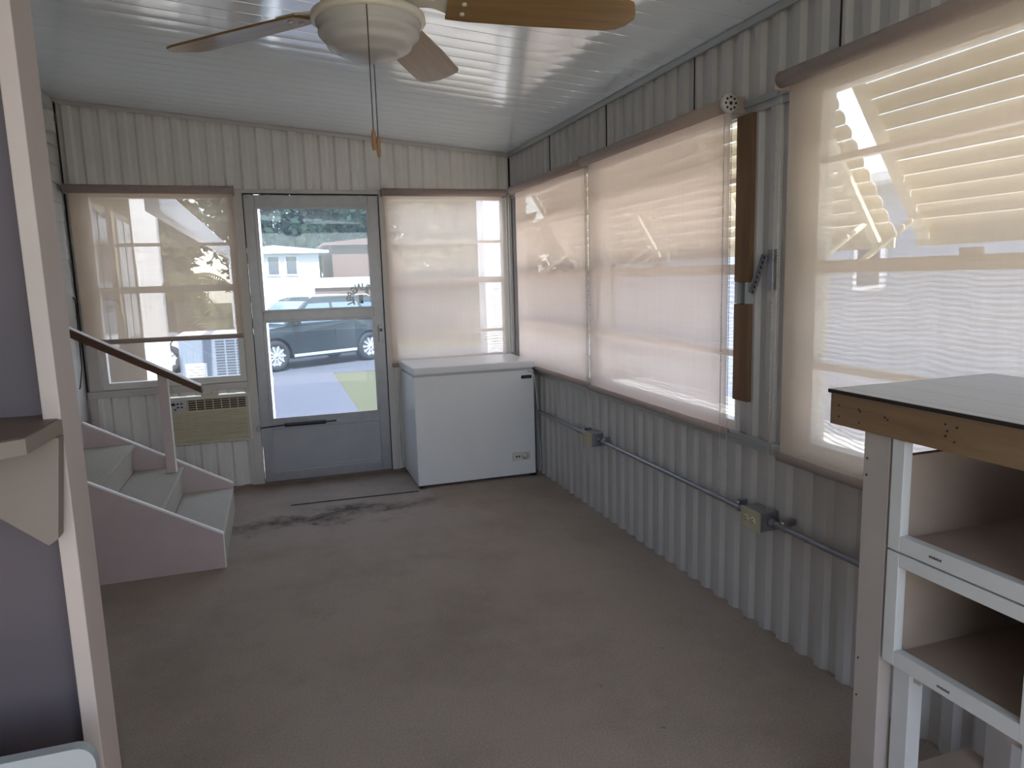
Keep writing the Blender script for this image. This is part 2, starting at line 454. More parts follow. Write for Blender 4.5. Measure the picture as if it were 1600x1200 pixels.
# far wall (ribs phase measured from the photo)
mb = MB()
ph = -1.175
T = lambda x: zc(x) + .004
corr(mb, 'x', XL, XR + .03, 2.045, T, YF, 1, .104, .016, ph)
corr(mb, 'x', XL, -.765, 0, .705, YF, 1, .104, .016, ph)
corr(mb, 'x', -.765, -.200, 0, .325, YF, 1, .104, .016, ph)
corr(mb, 'x', -.765, -.200, .672, .705, YF, 1, .104, .016, ph)
corr(mb, 'x', .80, XR + .03, 0, .80, YF, 1, .104, .016, ph)
corr(mb, 'x', XL, -1.12, .70, 2.05, YF, 1, .104, .016, ph)
corr(mb, 'x', 1.735, XR + .03, .80, 2.05, YF, 1, .104, .016, ph)
for a in ((XL, XR + .08, 2.04, 2.30), (XL, -.77, G, .70), (.80, XR + .08, G, .80), (-.77, -.20, G, .32), (-.20, .80, G, -.01)):
    mb.box(a[0], a[1], YF + .06, YF + .07, a[2], a[3])
struct('wall_far', mb, 'metal_wall')

# right wall
mb = MB()
ZS, ZH = .765, 2.035
corr(mb, 'y', YB, YF, 0, ZS, XR, 1, .104, .016, 2.03)
corr(mb, 'y', YB, YF, ZH, zc(XR) + .004, XR, 1, .104, .016, 2.03)
corr(mb, 'y', 2.125, 2.45, ZS, ZH, XR, 1, .104, .016, 2.03)
corr(mb, 'y', 5.19, YF, ZS, ZH, XR, 1, .104, .016, 2.03)
corr(mb, 'y', YB, .79, ZS, ZH, XR, 1, .104, .016, 2.03)
mb.box(XR + .075, XR + .085, YB, YF + .08, G, ZS); mb.box(XR + .075, XR + .085, YB, YF + .08, ZH, 2.34)
mb.box(XR + .075, XR + .085, 2.13, 2.44, ZS, ZH); mb.box(XR + .075, XR + .085, 5.19, YF + .08, ZS, ZH)
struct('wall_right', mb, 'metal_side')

# left wall: lapped siding of the house, seen past the stairs
mb = MB(); z = 0.0
while z < 2.66:
    z1 = min(z + .115, 2.66)
    mb.add([(XL + .009, YB, z), (XL + .009, YF, z), (XL + .002, YF, z1), (XL + .002, YB, z1), (XL, YB, z), (XL, YF, z)], [(0, 1, 2, 3), (4, 5, 1, 0)])
    z += .115
mb.box(XL - .09, XL - .001, YB, YF + .07, G, 2.66)
struct('wall_left', mb, 'siding')

# back wall behind the viewer, unseen; its wide opening is added to let daylight in
mb = MB()
BX0, BX1, BZ0, BZ1 = -.95, 1.55, .65, 2.22
mb.box(XL, BX0, YB - .08, YB, 0, 2.62); mb.box(BX1, 1.85, YB - .08, YB, 0, 2.34)
mb.box(BX0, BX1, YB - .08, YB, 0, BZ0); mb.box(BX0, BX1, YB - .08, YB, BZ1, 2.36)
struct('wall_back', mb, 'metal_wall')

# trims
k = [0]
def trim(mb, mat='trim_white'):
    k[0] += 1; return struct('trim_%d' % k[0], mb, mat)
trim(MB().box(-.215, -.152, YF - .018, YF + .05, 0, 2.05, .004))                   # board left of the door
trim(MB().box(.766, .826, YF - .018, YF + .05, 0, 2.05, .004))                     # board right of the door
trim(MB().box(-.215, .826, YF - .016, YF + .05, 2.035, 2.062, .004))               # head over the door
trim(MB().box(XL + .015, -.215, YF - .022, YF + .05, .700, .745, .004))            # ledge under the left window
trim(MB().box(XL + .02, XL + .065, YF - .018, YF + .02, 0, .70, .004))             # edge strip
trim(MB().box(-.235, -.195, YF - .016, YF + .02, 0, .70, .004))
trim(MB().box(XL + .03, -1.12, YF - .015, YF + .03, .745, 2.04, .004))
mb = MB(); mb.prism([(XL, zc(XL) - .028), (XR, zc(XR) - .028), (XR, zc(XR) - .002), (XL, zc(XL) - .002)], 'y', YF - .012, YF - .002); trim(mb)
mb = MB(); mb.box(XR - .014, XR - .002, YB, YF - .012, zc(XR) - .030, zc(XR) - .002); trim(mb, 'trim_grey')
mb = MB(); mb.box(XR - .016, XR + .03, YB, YF - .02, .742, .768, .003); mb.box(XR - .006, XR + .02, YB, YF - .02, .720, .744, .003); trim(mb, 'trim_grey')   # sill track
mb = MB(); mb.box(XR - .014, XR + .03, YB, YF - .02, 2.030, 2.056, .003); mb.box(XR - .006, XR + .02, YB, YF - .02, 2.004, 2.031, .003); trim(mb, 'trim_grey')   # head track
mb = MB()
for yy in (4.465, 3.63, 2.778, 1.944, 1.11, .27): mb.box(XR - .003, XR + .002, yy - .003, yy + .003, 2.057, zc(XR) - .03)
trim(mb, 'seam')
mb = MB(); mb.box(XR - .008, XR + .004, YF - .012, YF - .002, 2.06, 2.31); trim(mb, 'seam')
trim(MB().box(1.738, 1.760, YF - .055, YF - .020, .84, 2.03, .003))               # white strip in the far corner
mb = MB(); mb.box(XL + .012, XL + .020, YF - .014, YF - .004, .70, 2.58); trim(mb, 'seam')
mb = MB(); mb.box(1.745, 1.79, 2.355, 2.448, .905, 1.290); mb.box(1.745, 1.79, 2.355, 2.448, 1.375, 2.004)
trim(mb, 'stud')                                                                    # bare wood jamb beside the middle shade
mb = MB()
for yy in (2.428, 2.362): mb.box(1.738, 1.79, yy - .010, yy + .008, 1.292, 1.374)
mb.box(1.775, 1.79, 2.36, 2.44, .77, .905)
trim(mb, 'trim_grey')
mb = MB(); mb.box(XR + .005, XR + .06, 3.752, 3.80, ZS, ZH); trim(mb, 'stud')      # mullion in the gap between two shades
mb = MB(); mb.tube([(.01, 4.689, .002), (.25, 4.682, .003), (.55, 4.672, .003), (.84, 4.664, .003)], .0035, 5); trim(mb, 'seam')   # cut edge of the carpet

mb = MB(); mb.box(-.1535, -.1495, YF - .019, YF - .006, .004, 2.032); mb.box(.7635, .7675, YF - .019, YF - .006, .004, 2.032); mb.box(-.15, .766, YF - .017, YF - .006, 2.0275, 2.0345); trim(mb, 'seam')
# ------------------------------------------------------------------ windows
def window(idx, axis, a0, a1, z0, z1, base, sgn, rails, fw=.035, jamb=None, mat='alu_win', screen=True, latch=True, smat=None):
    """axis 'x': a is x, wall plane y=base; axis 'y': a is y, wall plane x=base. frame stands from base outward"""
    def B(mb, p0, p1, d0, d1, q0, q1, bev=.003):
        if axis == 'x': mb.box(p0, p1, base + sgn * d0, base + sgn * d1, q0, q1, bev)
        else: mb.box(base + sgn * d0, base + sgn * d1, p0, p1, q0, q1, bev)
        return mb
    c = (a0 + a1) / 2
    r = struct_root('window_%d' % idx, (c, base, z0) if axis == 'x' else (base, c, z0))
    f = MB(); j0, j1 = jamb if jamb else (fw, fw)
    B(f, a0, a0 + j0, 0, .06, z0, z1); B(f, a1 - j1, a1, 0, .06, z0, z1)
    B(f, a0 + j0 - .002, a1 - j1 + .002, .0015, .0585, z0, z0 + .045); B(f, a0 + j0 - .002, a1 - j1 + .002, .0015, .0585, z1 - .04, z1)
    build('window_frame', f, mat, r)
    for zr, h in rails:
        build('sash_rail', B(MB(), a0 + j0 - .004, a1 - j1 + .004, .008, .045, zr - h / 2, zr + h / 2), mat, r)
    mid = [zr for zr, h in rails if h > .03]
    zm = mid[0] if mid else (z0 + z1) / 2
    build('glass_pane', B(MB(), a0 + j0 - .01, a1 - j1 + .01, .034, .037, zm, z1 - .03, 0), 'glass_win', r)
    build('glass_pane', B(MB(), a0 + j0 - .01, a1 - j1 + .01, .026, .029, z0 + .04, zm, 0), 'glass_win', r)
    if screen:
        g = MB(); d = base + sgn * .052
        vs = [((p, d, q) if axis == 'x' else (d, p, q)) for p in (a0 + j0 - .01, a1 - j1 + .01) for q in (z0 + .03, zm)]
        build('insect_screen', g.add(vs, [(0, 1, 3, 2)]), smat or ('screen_x' if axis == 'x' else 'screen_y'), r)
    if latch: build('sash_latch', B(MB(), c - .03, c + .03, .0, .02, zm + .02, zm + .04), mat, r)
    return r
window(1, 'x', -1.125, -.214, .748, 2.040, YF + .004, 1, [(1.70, .022), (1.405, .045)], .045, mat='win_white', latch=True, smat='screen_f')
window(2, 'x', .818, 1.738, .795, 2.040, YF + .004, 1, [(1.695, .022), (1.408, .045), (1.02, .022)], .04, mat='win_white')
R3 = [(1.775, .022), (1.425, .042), (1.085, .026)]
window(3, 'y', .78, 2.125, ZS, ZH, XR + .002, 1, R3, .04, jamb=(.04, .105), mat='win_white')
window(4, 'y', 2.452, 3.765, ZS, ZH, XR + .002, 1, R3, .04, jamb=(.012, .04), mat='win_white')
window(5, 'y', 3.795, 5.19, ZS, ZH, XR + .002, 1, R3, .04, mat='win_white')

# ------------------------------------------------------------------ storm door
d = struct_root('door_1', (.307, YF, 0))
DX0, DX1 = -.149, .763
f = MB()
f.box(DX0, -.076, YF - .008, YF + .028, .006, 2.026, .003); f.box(.690, DX1, YF - .008, YF + .028, .006, 2.026, .003)
f.box(-.0765, .6905, YF - .0075, YF + .0275, 1.948, 2.026, .003); f.box(-.0765, .6905, YF - .0075, YF + .0275, 1.160, 1.232, .003)
f.box(-.0765, .6905, YF - .0075, YF + .0275, .385, .455, .003); f.box(-.0765, .6905, YF - .0075, YF + .0275, .006, .075, .003)
build('door_frame', f, 'alu', d)
b = MB()
for q in ((-.085, -.060, 1.235, 1.95), (.676, .700, 1.235, 1.95), (-.085, -.060, .455, 1.16), (.676, .700, .455, 1.16)):
    b.box(q[0], q[1], YF - .014, YF - .004, q[2], q[3], .002)
for q in ((-.085, .70, 1.93, 1.955), (-.085, .70, 1.150, 1.166), (-.085, .70, 1.226, 1.240), (-.085, .70, .450, .468)):
    b.box(q[0], q[1], YF - .013, YF - .004, q[2], q[3], .002)
build('glazing_bead', b, 'alu', d)
build('glass_pane', MB().box(-.078, .692, YF + .010, YF + .013, 1.225, 1.955), 'glass_door', d)
build('glass_pane', MB().box(-.078, .692, YF + .010, YF + .013, .448, 1.165), 'glass_door', d)
kp = MB().box(-.078, .692, YF + .000, YF + .012, .07, .39)
kp.box(-.07, .685, YF - .004, YF + .002, .085, .098, .001); kp.box(-.07, .685, YF - .004, YF + .002, .36, .372, .001)
build('kick_panel', kp, 'alu_dark', d)
cl = MB().lathe([(0, -.05), (.013, -.05), (.014, -.04), (.014, .23), (.011, .24), (0, .24)], (.06, YF - .035, .418), 'x', 14)
cl.tube([(.30, YF - .035, .418), (.38, YF - .032, .420)], .005, 8); cl.tube([(.01, YF - .035, .418), (-.17, YF - .03, .408)], .005, 8)
build('door_closer', cl, 'black', d)
cb = MB().box(-.182, -.155, YF - .045, YF - .018, .388, .428, .003); cb.box(.37, .40, YF - .045, YF - .008, .408, .432, .003)
pieces('closer_bracket', cb, 'alu', d)
h = MB().box(.715, .745, YF - .026, YF - .007, .98, 1.10, .004).lathe([(.008, -.06), (.012, -.055), (.012, -.03), (.006, -.02), (.006, 0)], (.73, YF - .008, 1.065), 'y', 12)
build('door_handle', h, 'alu', d)
build('screw', MB().lathe([(0, -.004), (.006, -.003), (.007, 0)], (.715, YF - .008, .10), 'y', 10), 'chrome', d)
build('screw', MB().lathe([(0, -.004), (.005, -.003), (.006, 0)], (-.125, YF - .008, 2.01), 'y', 10), 'chrome', d)
for xx in (-.05, .655): build('pane_clip', MB().box(xx - .02, xx + .02, YF - .017, YF - .012, 1.205, 1.222, .001), 'alu', d)
# lettering on the outside of the upper glass
def letters(parts, mat, parent, name):
    out = MB()
    for ch, T in parts:
        cu = bpy.data.curves.new('t', 'FONT'); cu.body = ch; cu.size = 1; cu.align_x = 'CENTER'; cu.align_y = 'CENTER'; cu.extrude = 0.012; cu.offset = .04
        o = bpy.data.objects.new('t', cu); COL.objects.link(o)
        dg = bpy.context.evaluated_depsgraph_get(); dg.update()
        me = bpy.data.meshes.new_from_object(o.evaluated_get(dg))
        out.add([T(v.co) for v in me.vertices], [tuple(p.vertices) for p in me.polygons])
        bpy.data.objects.remove(o); bpy.data.curves.remove(cu); bpy.data.meshes.remove(me)
    return build(name, out, mat, parent)
bell = []
bcx, bcz, br, bs = .618, 1.292, .086, .062
for ch, ti in zip('RINGBELL', (66, 88, 109, 131, 157, 173, 187, 201)):
    phi = math.radians(180 - ti - 90); a = math.radians(ti)
    def Tf(co, phi=phi, a=a):
        x, yv = co.x * bs * .85, co.y * bs * 1.15
        p, q = x * math.cos(phi) - yv * math.sin(phi), x * math.sin(phi) + yv * math.cos(phi)
        return (bcx + br * math.cos(a) - p, YF + .0145 + co.z * bs, bcz + br * math.sin(a) + q)
    bell.append((ch, Tf))
letters(bell, 'black', d, 'bell_lettering')
build('bell_picture', MB().box(.592, .622, YF + .0135, YF + .0150, 1.262, 1.325), 'black', d)
ring = MB().lathe([(.030, 0), (.033, .001), (.036, 0)], (.30, YF + .0135, 1.895), 'y', 24)
build('suction_mark', ring, 'label_white', d)

# ------------------------------------------------------------------ roller shades
def chain(mb, x, y, z0, z1, r=.0032, pitch=.011):
    z = z0
    while z < z1:
        mb.add([(x + r, y, z), (x - r, y, z), (x, y + r, z), (x, y - r, z), (x, y, z + r * 1.5), (x, y, z - r * 1.5)],
               [(0, 2, 4), (2, 1, 4), (1, 3, 4), (3, 0, 4), (2, 0, 5), (1, 2, 5), (3, 1, 5), (0, 3, 5)], True); z += pitch
    mb.tube([(x, y, z0), (x, y, z1)], .0012, 5)
    return mb

def shade(axis, a0, a1, ztop, zbot, plane, fab, label, group, chains=(), drum=False, rr=.027, bar=True):
    c = (a0 + a1) / 2
    loc = (c, plane, zbot) if axis == 'x' else (plane, c, zbot)
    t = thing('roller_shade', loc, label, 'roller shade', group)
    rc = ztop + rr * .7
    away = -1        # towards the room
    cpos = (0, plane + away * rr * .9, rc) if axis == 'x' else (plane + away * rr * .9, 0, rc)
    prof = [(.004, a0), (rr, a0), (rr, a1), (.004, a1)]
    build('roller_tube', MB().lathe(prof, cpos, axis, 20), 'shade_roll', t)
    # fabric: slightly wavy single sheet with real thickness
    m = MB(); n = 24; vs = []
    for i in range(n + 1):
        u = a0 + .012 + (a1 - a0 - .024) * i / n
        w = .0015 * math.sin(i * .9) + .001 * math.sin(i * 2.1 + 1)
        for z in (zbot, ztop + rr):
            vs.append((u, plane + w * (1 if z == zbot else .2), z) if axis == 'x' else (plane + w * (1 if z == zbot else .2), u, z))
    m.add(vs, [(2 * i, 2 * i + 2, 2 * i + 3, 2 * i + 1) for i in range(n)], True)
    build('fabric', m, fab, t)
    if bar:
        bprof = [(.0, a0 + .010), (.016, a0 + .010), (.016, a1 - .010), (.0, a1 - .010)]
        bp_ = (0, plane, zbot) if axis == 'x' else (plane, 0, zbot)
        build('bottom_bar', MB().lathe(bprof, bp_, axis, 12), 'shade_bar', t)
    for e in (a0, a1):
        s_ = .006 if e == a1 else -.006
        if axis == 'x': mbk = MB().box(e, e + s_, plane - rr * 1.9, YF - .003, rc - .030, rc + .028, .002)
        else: mbk = MB().box(plane - rr * 1.9, XR - .003, e, e + s_, rc - .032, rc + .030, .002)
        build('end_bracket', mbk, 'shade_bar', t)
    if drum:
        dm = MB().lathe([(0, a0 - .022), (.034, a0 - .022), (.036, a0 - .012), (.034, a0 - .002), (0, a0 - .002)], cpos, axis, 22)
        dd = build('chain_drum', dm, 'bead', t)
        hh = MB()
        for q in range(8):
            an = q * PI / 4
            hh.lathe([(0, a0 - .0235), (.0045, a0 - .0235), (.0045, a0 - .022)], (cpos[0] + .022 * math.cos(an), cpos[1], cpos[2] + .022 * math.sin(an)), axis, 8)
        hh.lathe([(0, a0 - .0235), (.007, a0 - .0235), (.007, a0 - .022)], cpos, axis, 8)
        pieces('drum_hole', hh, 'nail', dd)
    for (cy, cx, z0, z1, cm) in chains:
        build('bead_chain', chain(MB(), cx, cy, z0, z1) if axis == 'y' else chain(MB(), cy, cx, z0, z1), cm, t)
    return t
GW, GS = 'shades on the door wall', 'shades along the side wall'
shade('x', -1.185, -.205, 2.025, 1.075, 5.245, 'fab_open', 'beige sheer roller shade stopped half way, left of the door above the wall air conditioner', GW)
shade('x', .79, 1.70, 2.025, .80, 5.265, 'fab_door', 'beige roller shade on the window directly above the white chest freezer', GW,
      chains=((1.725, 5.255, .87, 2.03, 'bead'),))
shade('y', 3.800, 5.085, 2.025, .778, 1.728, 'fab_dense', 'beige shade in the far corner beside the freezer, first one on the side wall', GS,
      chains=((3.790, 1.705, .80, 2.03, 'bead'),))
shade('y', 2.425, 3.770, 2.025, .775, 1.708, 'fab_dense', 'middle beige shade on the side wall, its edge beside bare brown wood', GS,
      chains=((2.452, 1.690, .52, 2.02, 'bead'), (2.418, 1.700, .52, 2.02, 'bead')), drum=True)
shade('y', .80, 2.120, 2.035, .745, 1.708, 'fab_mid', 'large beige shade nearest the viewer, behind the wooden counter', GS,
      chains=((2.127, 1.692, .56, 2.05, 'bead'), (2.205, 1.735, .50, 2.04, 'bead')))

# ------------------------------------------------------------------ wall air conditioner
t = thing('air_conditioner', (-.47, YF, .33), 'yellowed beige air conditioner unit set in the wall under the left window', 'air conditioner')
ax0, ax1, az0, az1 = -.735, -.225, .338, .655
build('housing', MB().box(ax0, ax1, YF - .035, YF + .30, az0, az1, .006), 'ac_tan', t)
fr = MB()
fr.box(ax0 - .012, ax1 + .016, YF - .045, YF - .018, az1 - .004, az1 + .014, .003); fr.box(ax1, ax1 + .016, YF - .045, YF - .018, az0, az1, .003)
fr.box(ax0 - .014, ax0, YF - .045, YF - .018, az0, az1, .003)
build('surround', fr, 'white_plastic', t)
vent = MB().box(-.615, -.232, YF - .038, YF - .030, .575, .645); dv = build('discharge_vent', vent, 'ac_dark', t)
lv = MB()
for i in range(8): lv.box(-.612 + i * .0535, -.607 + i * .0535, YF - .043, YF - .037, .577, .643)
for q in range(4): lv.box(-.615, -.232, YF - .041, YF - .037, .586 + q * .016, .589 + q * .016)
build('vent_vane', lv, 'ac_tan', dv)
gr = MB()
for i in range(17): 
    z = .352 + i * .0127
    gr.add([(ax0 + .006, YF - .037, z), (ax1 - .012, YF - .037, z), (ax1 - .012, YF - .043, z + .0075), (ax0 + .006, YF - .043, z + .0075), (ax0 + .006, YF - .036, z + .0085), (ax1 - .012, YF - .036, z + .0085)],
           [(0, 1, 2, 3), (3, 2, 5, 4)])
for xc in (-.60, -.41):
    gr.tube([(xc + .008 * math.sin(i * .75), YF - .044, .350 + i * .0217) for i in range(11)], .0022, 6)
build('intake_grille', gr, 'ac_tan', t)
cpn = build('control_panel', MB().box(-.730, -.620, YF - .042, YF - .030, .572, .648, .003), 'ac_grey', t)
bt = MB().box(-.722, -.688, YF - .0445, YF - .0415, .618, .634)
for bx, bz in ((-.672, .628), (-.648, .628), (-.672, .604), (-.648, .604), (-.690, .590)): bt.box(bx - .007, bx + .007, YF - .0445, YF - .0415, bz - .005, bz + .005)
pieces('control_button', bt, 'black', cpn)
build('top_clip', MB().box(-.52, -.41, YF - .05, YF - .01, .668, .684, .003), 'ivory', t)

# ------------------------------------------------------------------ chest freezer
t = thing('chest_freezer', (1.29, 4.98, 0), 'white chest freezer in the corner right of the door', 'freezer')
build('body', MB().box(.850, 1.708, 4.710, 5.225, .018, .772, .010), 'white_enamel', t)
build('lid', MB().box(.842, 1.711, 4.690, 5.235, .788, .838, .012), 'white_enamel', t)
build('lid_gasket', MB().box(.862, 1.700, 4.722, 5.215, .770, .790), 'ac_grey', t)
bd = build('badge', MB().box(1.612, 1.690, 4.7065, 4.712, .712, .735, .002), 'black', t)
gl_ = MB()
for i in range(6): gl_.box(1.625 + i * .009, 1.631 + i * .009, 4.7055, 4.7068, .720, .726)
build('badge_mark', gl_, 'stamp', bd)
cp = build('control_panel', MB().box(1.53, 1.668, 4.708, 4.712, .125, .185, .002), 'white_plastic', t)
kb = MB().lathe([(0, -.012), (.017, -.012), (.019, -.002), (.024, -.001), (.026, 0)], (1.628, 4.708, .155), 'y', 20)
build('thermostat_knob', kb, 'ac_grey', cp)
il = MB()
for xx in (1.562, 1.582): il.lathe([(0, -.003), (.006, -.003), (.006, 0)], (xx, 4.708, .155), 'y', 10)
pieces('indicator_light', il, 'black', cp)
ft = MB()
for xx in (.88, 1.695):
    for yy in (4.74, 5.19): ft.box(xx - .02, xx + .02, yy - .02, yy + .02, 0, .02)
pieces('foot', ft, 'black', t)
cd = MB().tube([(1.66, 4.705, .765), (1.695, 4.702, .757), (1.706, 4.700, .73), (1.716, 4.700, .64), (1.722, 4.700, .56), (1.737, 4.700, .48), (1.738, 4.702, .36),
                (1.733, 4.702, .28), (1.745, 4.706, .20), (1.748, 4.715, .10), (1.744, 4.74, .012)], .004, 7)
build('power_cord', cd, 'cord', t)
pieces('lid_hinge', MB().box(1.0, 1.06, 5.225, 5.245, .70, .83, .003).box(1.5, 1.56, 5.225, 5.245, .70, .83, .003), 'ac_grey', t)

# ------------------------------------------------------------------ stairs
t = thing('staircase', (-.76, 4.2, 0), 'short carpeted staircase with mauve painted side boards left of the door', 'staircase')
NOS = [(-.325, .163), (-.595, .332), (-.852, .497)]
def stringer(y0, y1):
    a, b = (-1.195, .0), (-.328, .0)
    top = lambda x: .175 + (-.328 - x) * .578
    return MB().prism([(-1.195, 0), (-.328, 0), (-.328, top(-.328)), (-1.195, top(-1.195))], 'y', y0, y1)
top = lambda x: .175 + (-.328 - x) * .578
s1 = build('stringer', stringer(3.755, 3.777), 'stringer', t)
s2 = build('stringer', MB().prism([(-1.115, .0), (-.36, .0), (-.36, .14), (-.326, .14), (-.326, top(-.328) + .012), (-1.115, top(-1.115) + .012)], 'y', 4.690, 4.712), 'stringer', t)
for y0, y1, s_, xa, dz in ((3.7545, 3.7775, s1, -1.195, 0), (4.6895, 4.7125, s2, -1.115, .012)):
    e = MB().prism([(xa, top(xa) + dz), (-.327, top(-.327) + dz), (-.327, top(-.327) + dz + .010), (xa, top(xa) + dz + .010)], 'y', y0, y1)
    if s_ is s1: e.box(-.329, -.3255, y0, y1, 0, .178)
    build('lit_edge_strip', e, 'lit_edge', s_)
prev = 0
for i, (xn, zt) in enumerate(NOS):
    xb = NOS[i + 1][0] - .02 if i < 2 else -1.195
    yb_ = 4.714 if i == 0 else 4.689
    tr = MB().box(xb, xn, 3.778, 4.689, zt - .028, zt, .010)
    build('tread', tr, 'stair_carpet', t)
    build('riser', MB().box(xn - .034, xn - (.004 if i == 0 else .018), 3.778, yb_, prev, zt - .026), 'stair_carpet', t)
    prev = zt
ty = 4.56
nw = build('newel_post', MB().box(-.672, -.622, ty - .02, ty + .02, .332, .925, .002), 'stringer', t)
build('lit_edge_strip', MB().box(-.6225, -.619, ty - .0195, ty + .0195, .332, .905), 'lit_edge', nw)
hr = MB().prism([(-1.20, 1.270), (-.444, .836), (-.438, .796), (-1.20, 1.222)], 'y', ty - .045, ty + .03)
hr = build('handrail', hr, 'rail_brown', t)
build('lit_edge_strip', MB().prism([(-1.19, 1.2645), (-.446, .8375), (-.444, .8415), (-1.19, 1.2690)], 'y', ty - .034, ty + .031), 'lit_edge', hr)

# wall sensor on the left wall
t = thing('wall_sensor', (XL + .02, 5.09, 2.38), 'small white box with a black eye high in the left corner by the ceiling', 'sensor')
build('housing', MB().box(XL + .004, XL + .055, 5.02, 5.115, 2.355, 2.475, .004), 'white_plastic', t)
build('black_eye', MB().box(XL + .020, XL + .062, 5.105, 5.145, 2.420, 2.470, .006), 'black', t)
build('wire', MB().tube([(XL + .018, 5.07, 2.475), (XL + .02, 5.03, 2.52), (XL + .012, 5.06, 2.56), (XL + .012, 4.95, 2.59)], .0035, 6), 'cord', t)
t = tag(build('loose_wire', MB().tube([(XL + .006, 5.27, 1.37), (XL + .02, 5.26, 1.35), (XL + .022, 5.23, 1.10), (XL + .024, 5.20, .92), (XL + .012, 5.16, .80), (XL + .006, 5.16, .79)], .004, 6), 'chain_dark'),
        'thin dark wire hanging down the left wall behind the handrail', 'wire')

# ------------------------------------------------------------------ left foreground: partition end, shelf, white panel
mb = MB().box(XL + .015, -.300, 1.140, 1.170, 0, 2.50); struct('wall_partition', mb, 'panel')
mb = MB().box(-.307, -.285, 1.098, 1.192, 0, zc(-.29) - .002, .002); trim(mb, 'post')
t = thing('corner_shelf', (-.45, 1.0, 1.1), 'painted corner shelf with a dark top at the left edge of the picture', 'shelf')
poly = [(-.90, 1.138), (-.307, 1.138), (-.307, 1.096), (-.284, 1.096), (-.291, .968), (-.45, .852), (-.90, .852)]
build('shelf_board', MB().prism(poly, 'z', 1.228, 1.247), 'shelf_edge', t)
build('shelf_top', MB().prism([(-.898, 1.137), (-.308, 1.137), (-.308, 1.094), (-.288, 1.094), (-.295, .971), (-.452, .856), (-.898, .856)], 'z', 1.247, 1.2485), 'shelf_top', t)
build('apron_board', MB().prism([(-.90, 1.2278), (-.281, 1.2278), (-.2955, 1.092), (-.3075, 1.084), (-.362, 1.132), (-.62, 1.36 - .14), (-.90, 1.2278)][:5] + [(-.50, 1.215)], 'y', 1.060, 1.085), 'shelf_edge', t)
t = thing('white_panel', (-.58, 1.0, 0), 'white smooth upright panel with a rounded top corner at the bottom left', 'panel')
pts = [(-.90, .012)] + [(-.262, .012)] + [(-.262 - .022 * (1 - math.cos(a)), .812 + .026 * math.sin(a)) for a in [i * PI / 12 for i in range(7)]] + [(-.90, .838)]
build('panel_face', MB().prism(pts, 'y', .975, .992), 'panel_white', t)
build('plinth', MB().box(-.88, -.28, .965, 1.005, 0, .013), 'black', t)

# ------------------------------------------------------------------ conduit and outlet boxes on the right wall
PX, PZ = 1.735, .470
def conduit(y0, y1, label, st):
    t = thing('conduit_pipe', (PX, (y0 + y1) / 2, PZ), label, 'conduit', 'conduit along the side wall')
    build('pipe', MB().tube([(PX, y0, PZ), (PX, (y0 + y1) / 2, PZ + .002), (PX, y1, PZ)], .0115, 12), 'steel', t)
    for yy in st:
        s = MB().lathe([(.0125, -.012), (.0150, -.010), (.0150, .010), (.0125, .012)], (PX, yy, PZ), 'y', 14)
        s.box(PX - .005, XR + .012, yy - .009, yy + .009, PZ + .010, PZ + .034, .002)
        st_ = build('pipe_strap', s, 'steel', t)
        build('strap_screw', MB().lathe([(0, -.008), (.006, -.007), (.006, 0)], (PX - .006, yy, PZ + .022), 'x', 8), 'chrome', st_)
    return t
conduit(3.865, 4.69, 'thin grey conduit running from the freezer to the far outlet box', (3.90,))
conduit(2.325, 3.660, 'long grey conduit running between the two outlet boxes', (3.62, 2.37))
conduit(.60, 2.150, 'grey conduit running from the near outlet box behind the counter', (2.10, .9))
def outlet(yc, label):
    t = thing('outlet_box', (XR, yc, PZ - .04), label, 'outlet', 'surface mounted outlet boxes')
    build('box', MB().box(1.692, XR + .004, yc - .054, yc + .054, PZ - .038, PZ + .038, .003), 'steel', t)
    cv = build('cover_plate', MB().box(1.684, 1.692, yc - .057, yc + .057, PZ - .040, PZ + .040, .002), 'box_beige', t)
    for q in (-.02, .02):
        o = build('receptacle', MB().lathe([(0, -.003), (.014, -.003), (.016, 0)], (1.6845, yc + q, PZ), 'x', 18), 'ivory', cv)
    sl = MB()
    for q in (-.02, .02):
        for zz in (-.006, .006): sl.box(1.6800, 1.6818, yc + q - .004, yc + q + .004, PZ + zz - .0012, PZ + zz + .0012)
        sl.lathe([(0, -.0005), (.0024, -.0005), (.0024, 0)], (1.6815, yc + q + .009, PZ), 'x', 8)
    pieces('slot', sl, 'nail', cv)
    cn = MB()
    for sg in (-1, 1): cn.lathe([(.012, 0), (.017, .001 * sg), (.017, .022 * sg), (.013, .026 * sg), (.0115, .03 * sg)], (PX, yc + sg * .054, PZ), 'y', 14)
    pieces('pipe_connector', cn, 'steel', t)
    return t
outlet(3.762, 'small beige outlet box further along the conduit, near the freezer')
outlet(2.238, 'beige outlet box with two sockets nearer the wooden counter')

# bracket on the pier between shades
t = thing('metal_bracket', (1.757, 2.3, 1.33), 'perforated grey metal bracket leaning on the wall strip between two shades', 'bracket')
p0, p1 = Vector((1.748, 2.335, 1.330)), Vector((1.748, 2.262, 1.475))
dv = (p1 - p0); L = dv.length; ang = math.atan2(dv.z, dv.y)
R_ = Matrix.Rotation(ang, 3, 'X')
bar = MB().obox((p0 + p1) / 2, .006, L, .020, R_, .002)
bar.obox((p0 + p1) / 2 + Vector((-.008, 0.008, .005)), .012, L * .98, .004, R_)
ar = build('arm', bar, 'steel', t)
hl = MB()
for i in range(8):
    q = p0 + dv * ((i + .5) / 8)
    hl.lathe([(0, -.0005), (.0045, -.0005), (.0045, .001)], (q.x - .0035, q.y, q.z), 'x', 8)
pieces('arm_hole', hl, 'nail', ar)
build('back_plate', MB().box(1.754, 1.774, 2.225, 2.262, 1.345, 1.495, .002), 'steel', t)

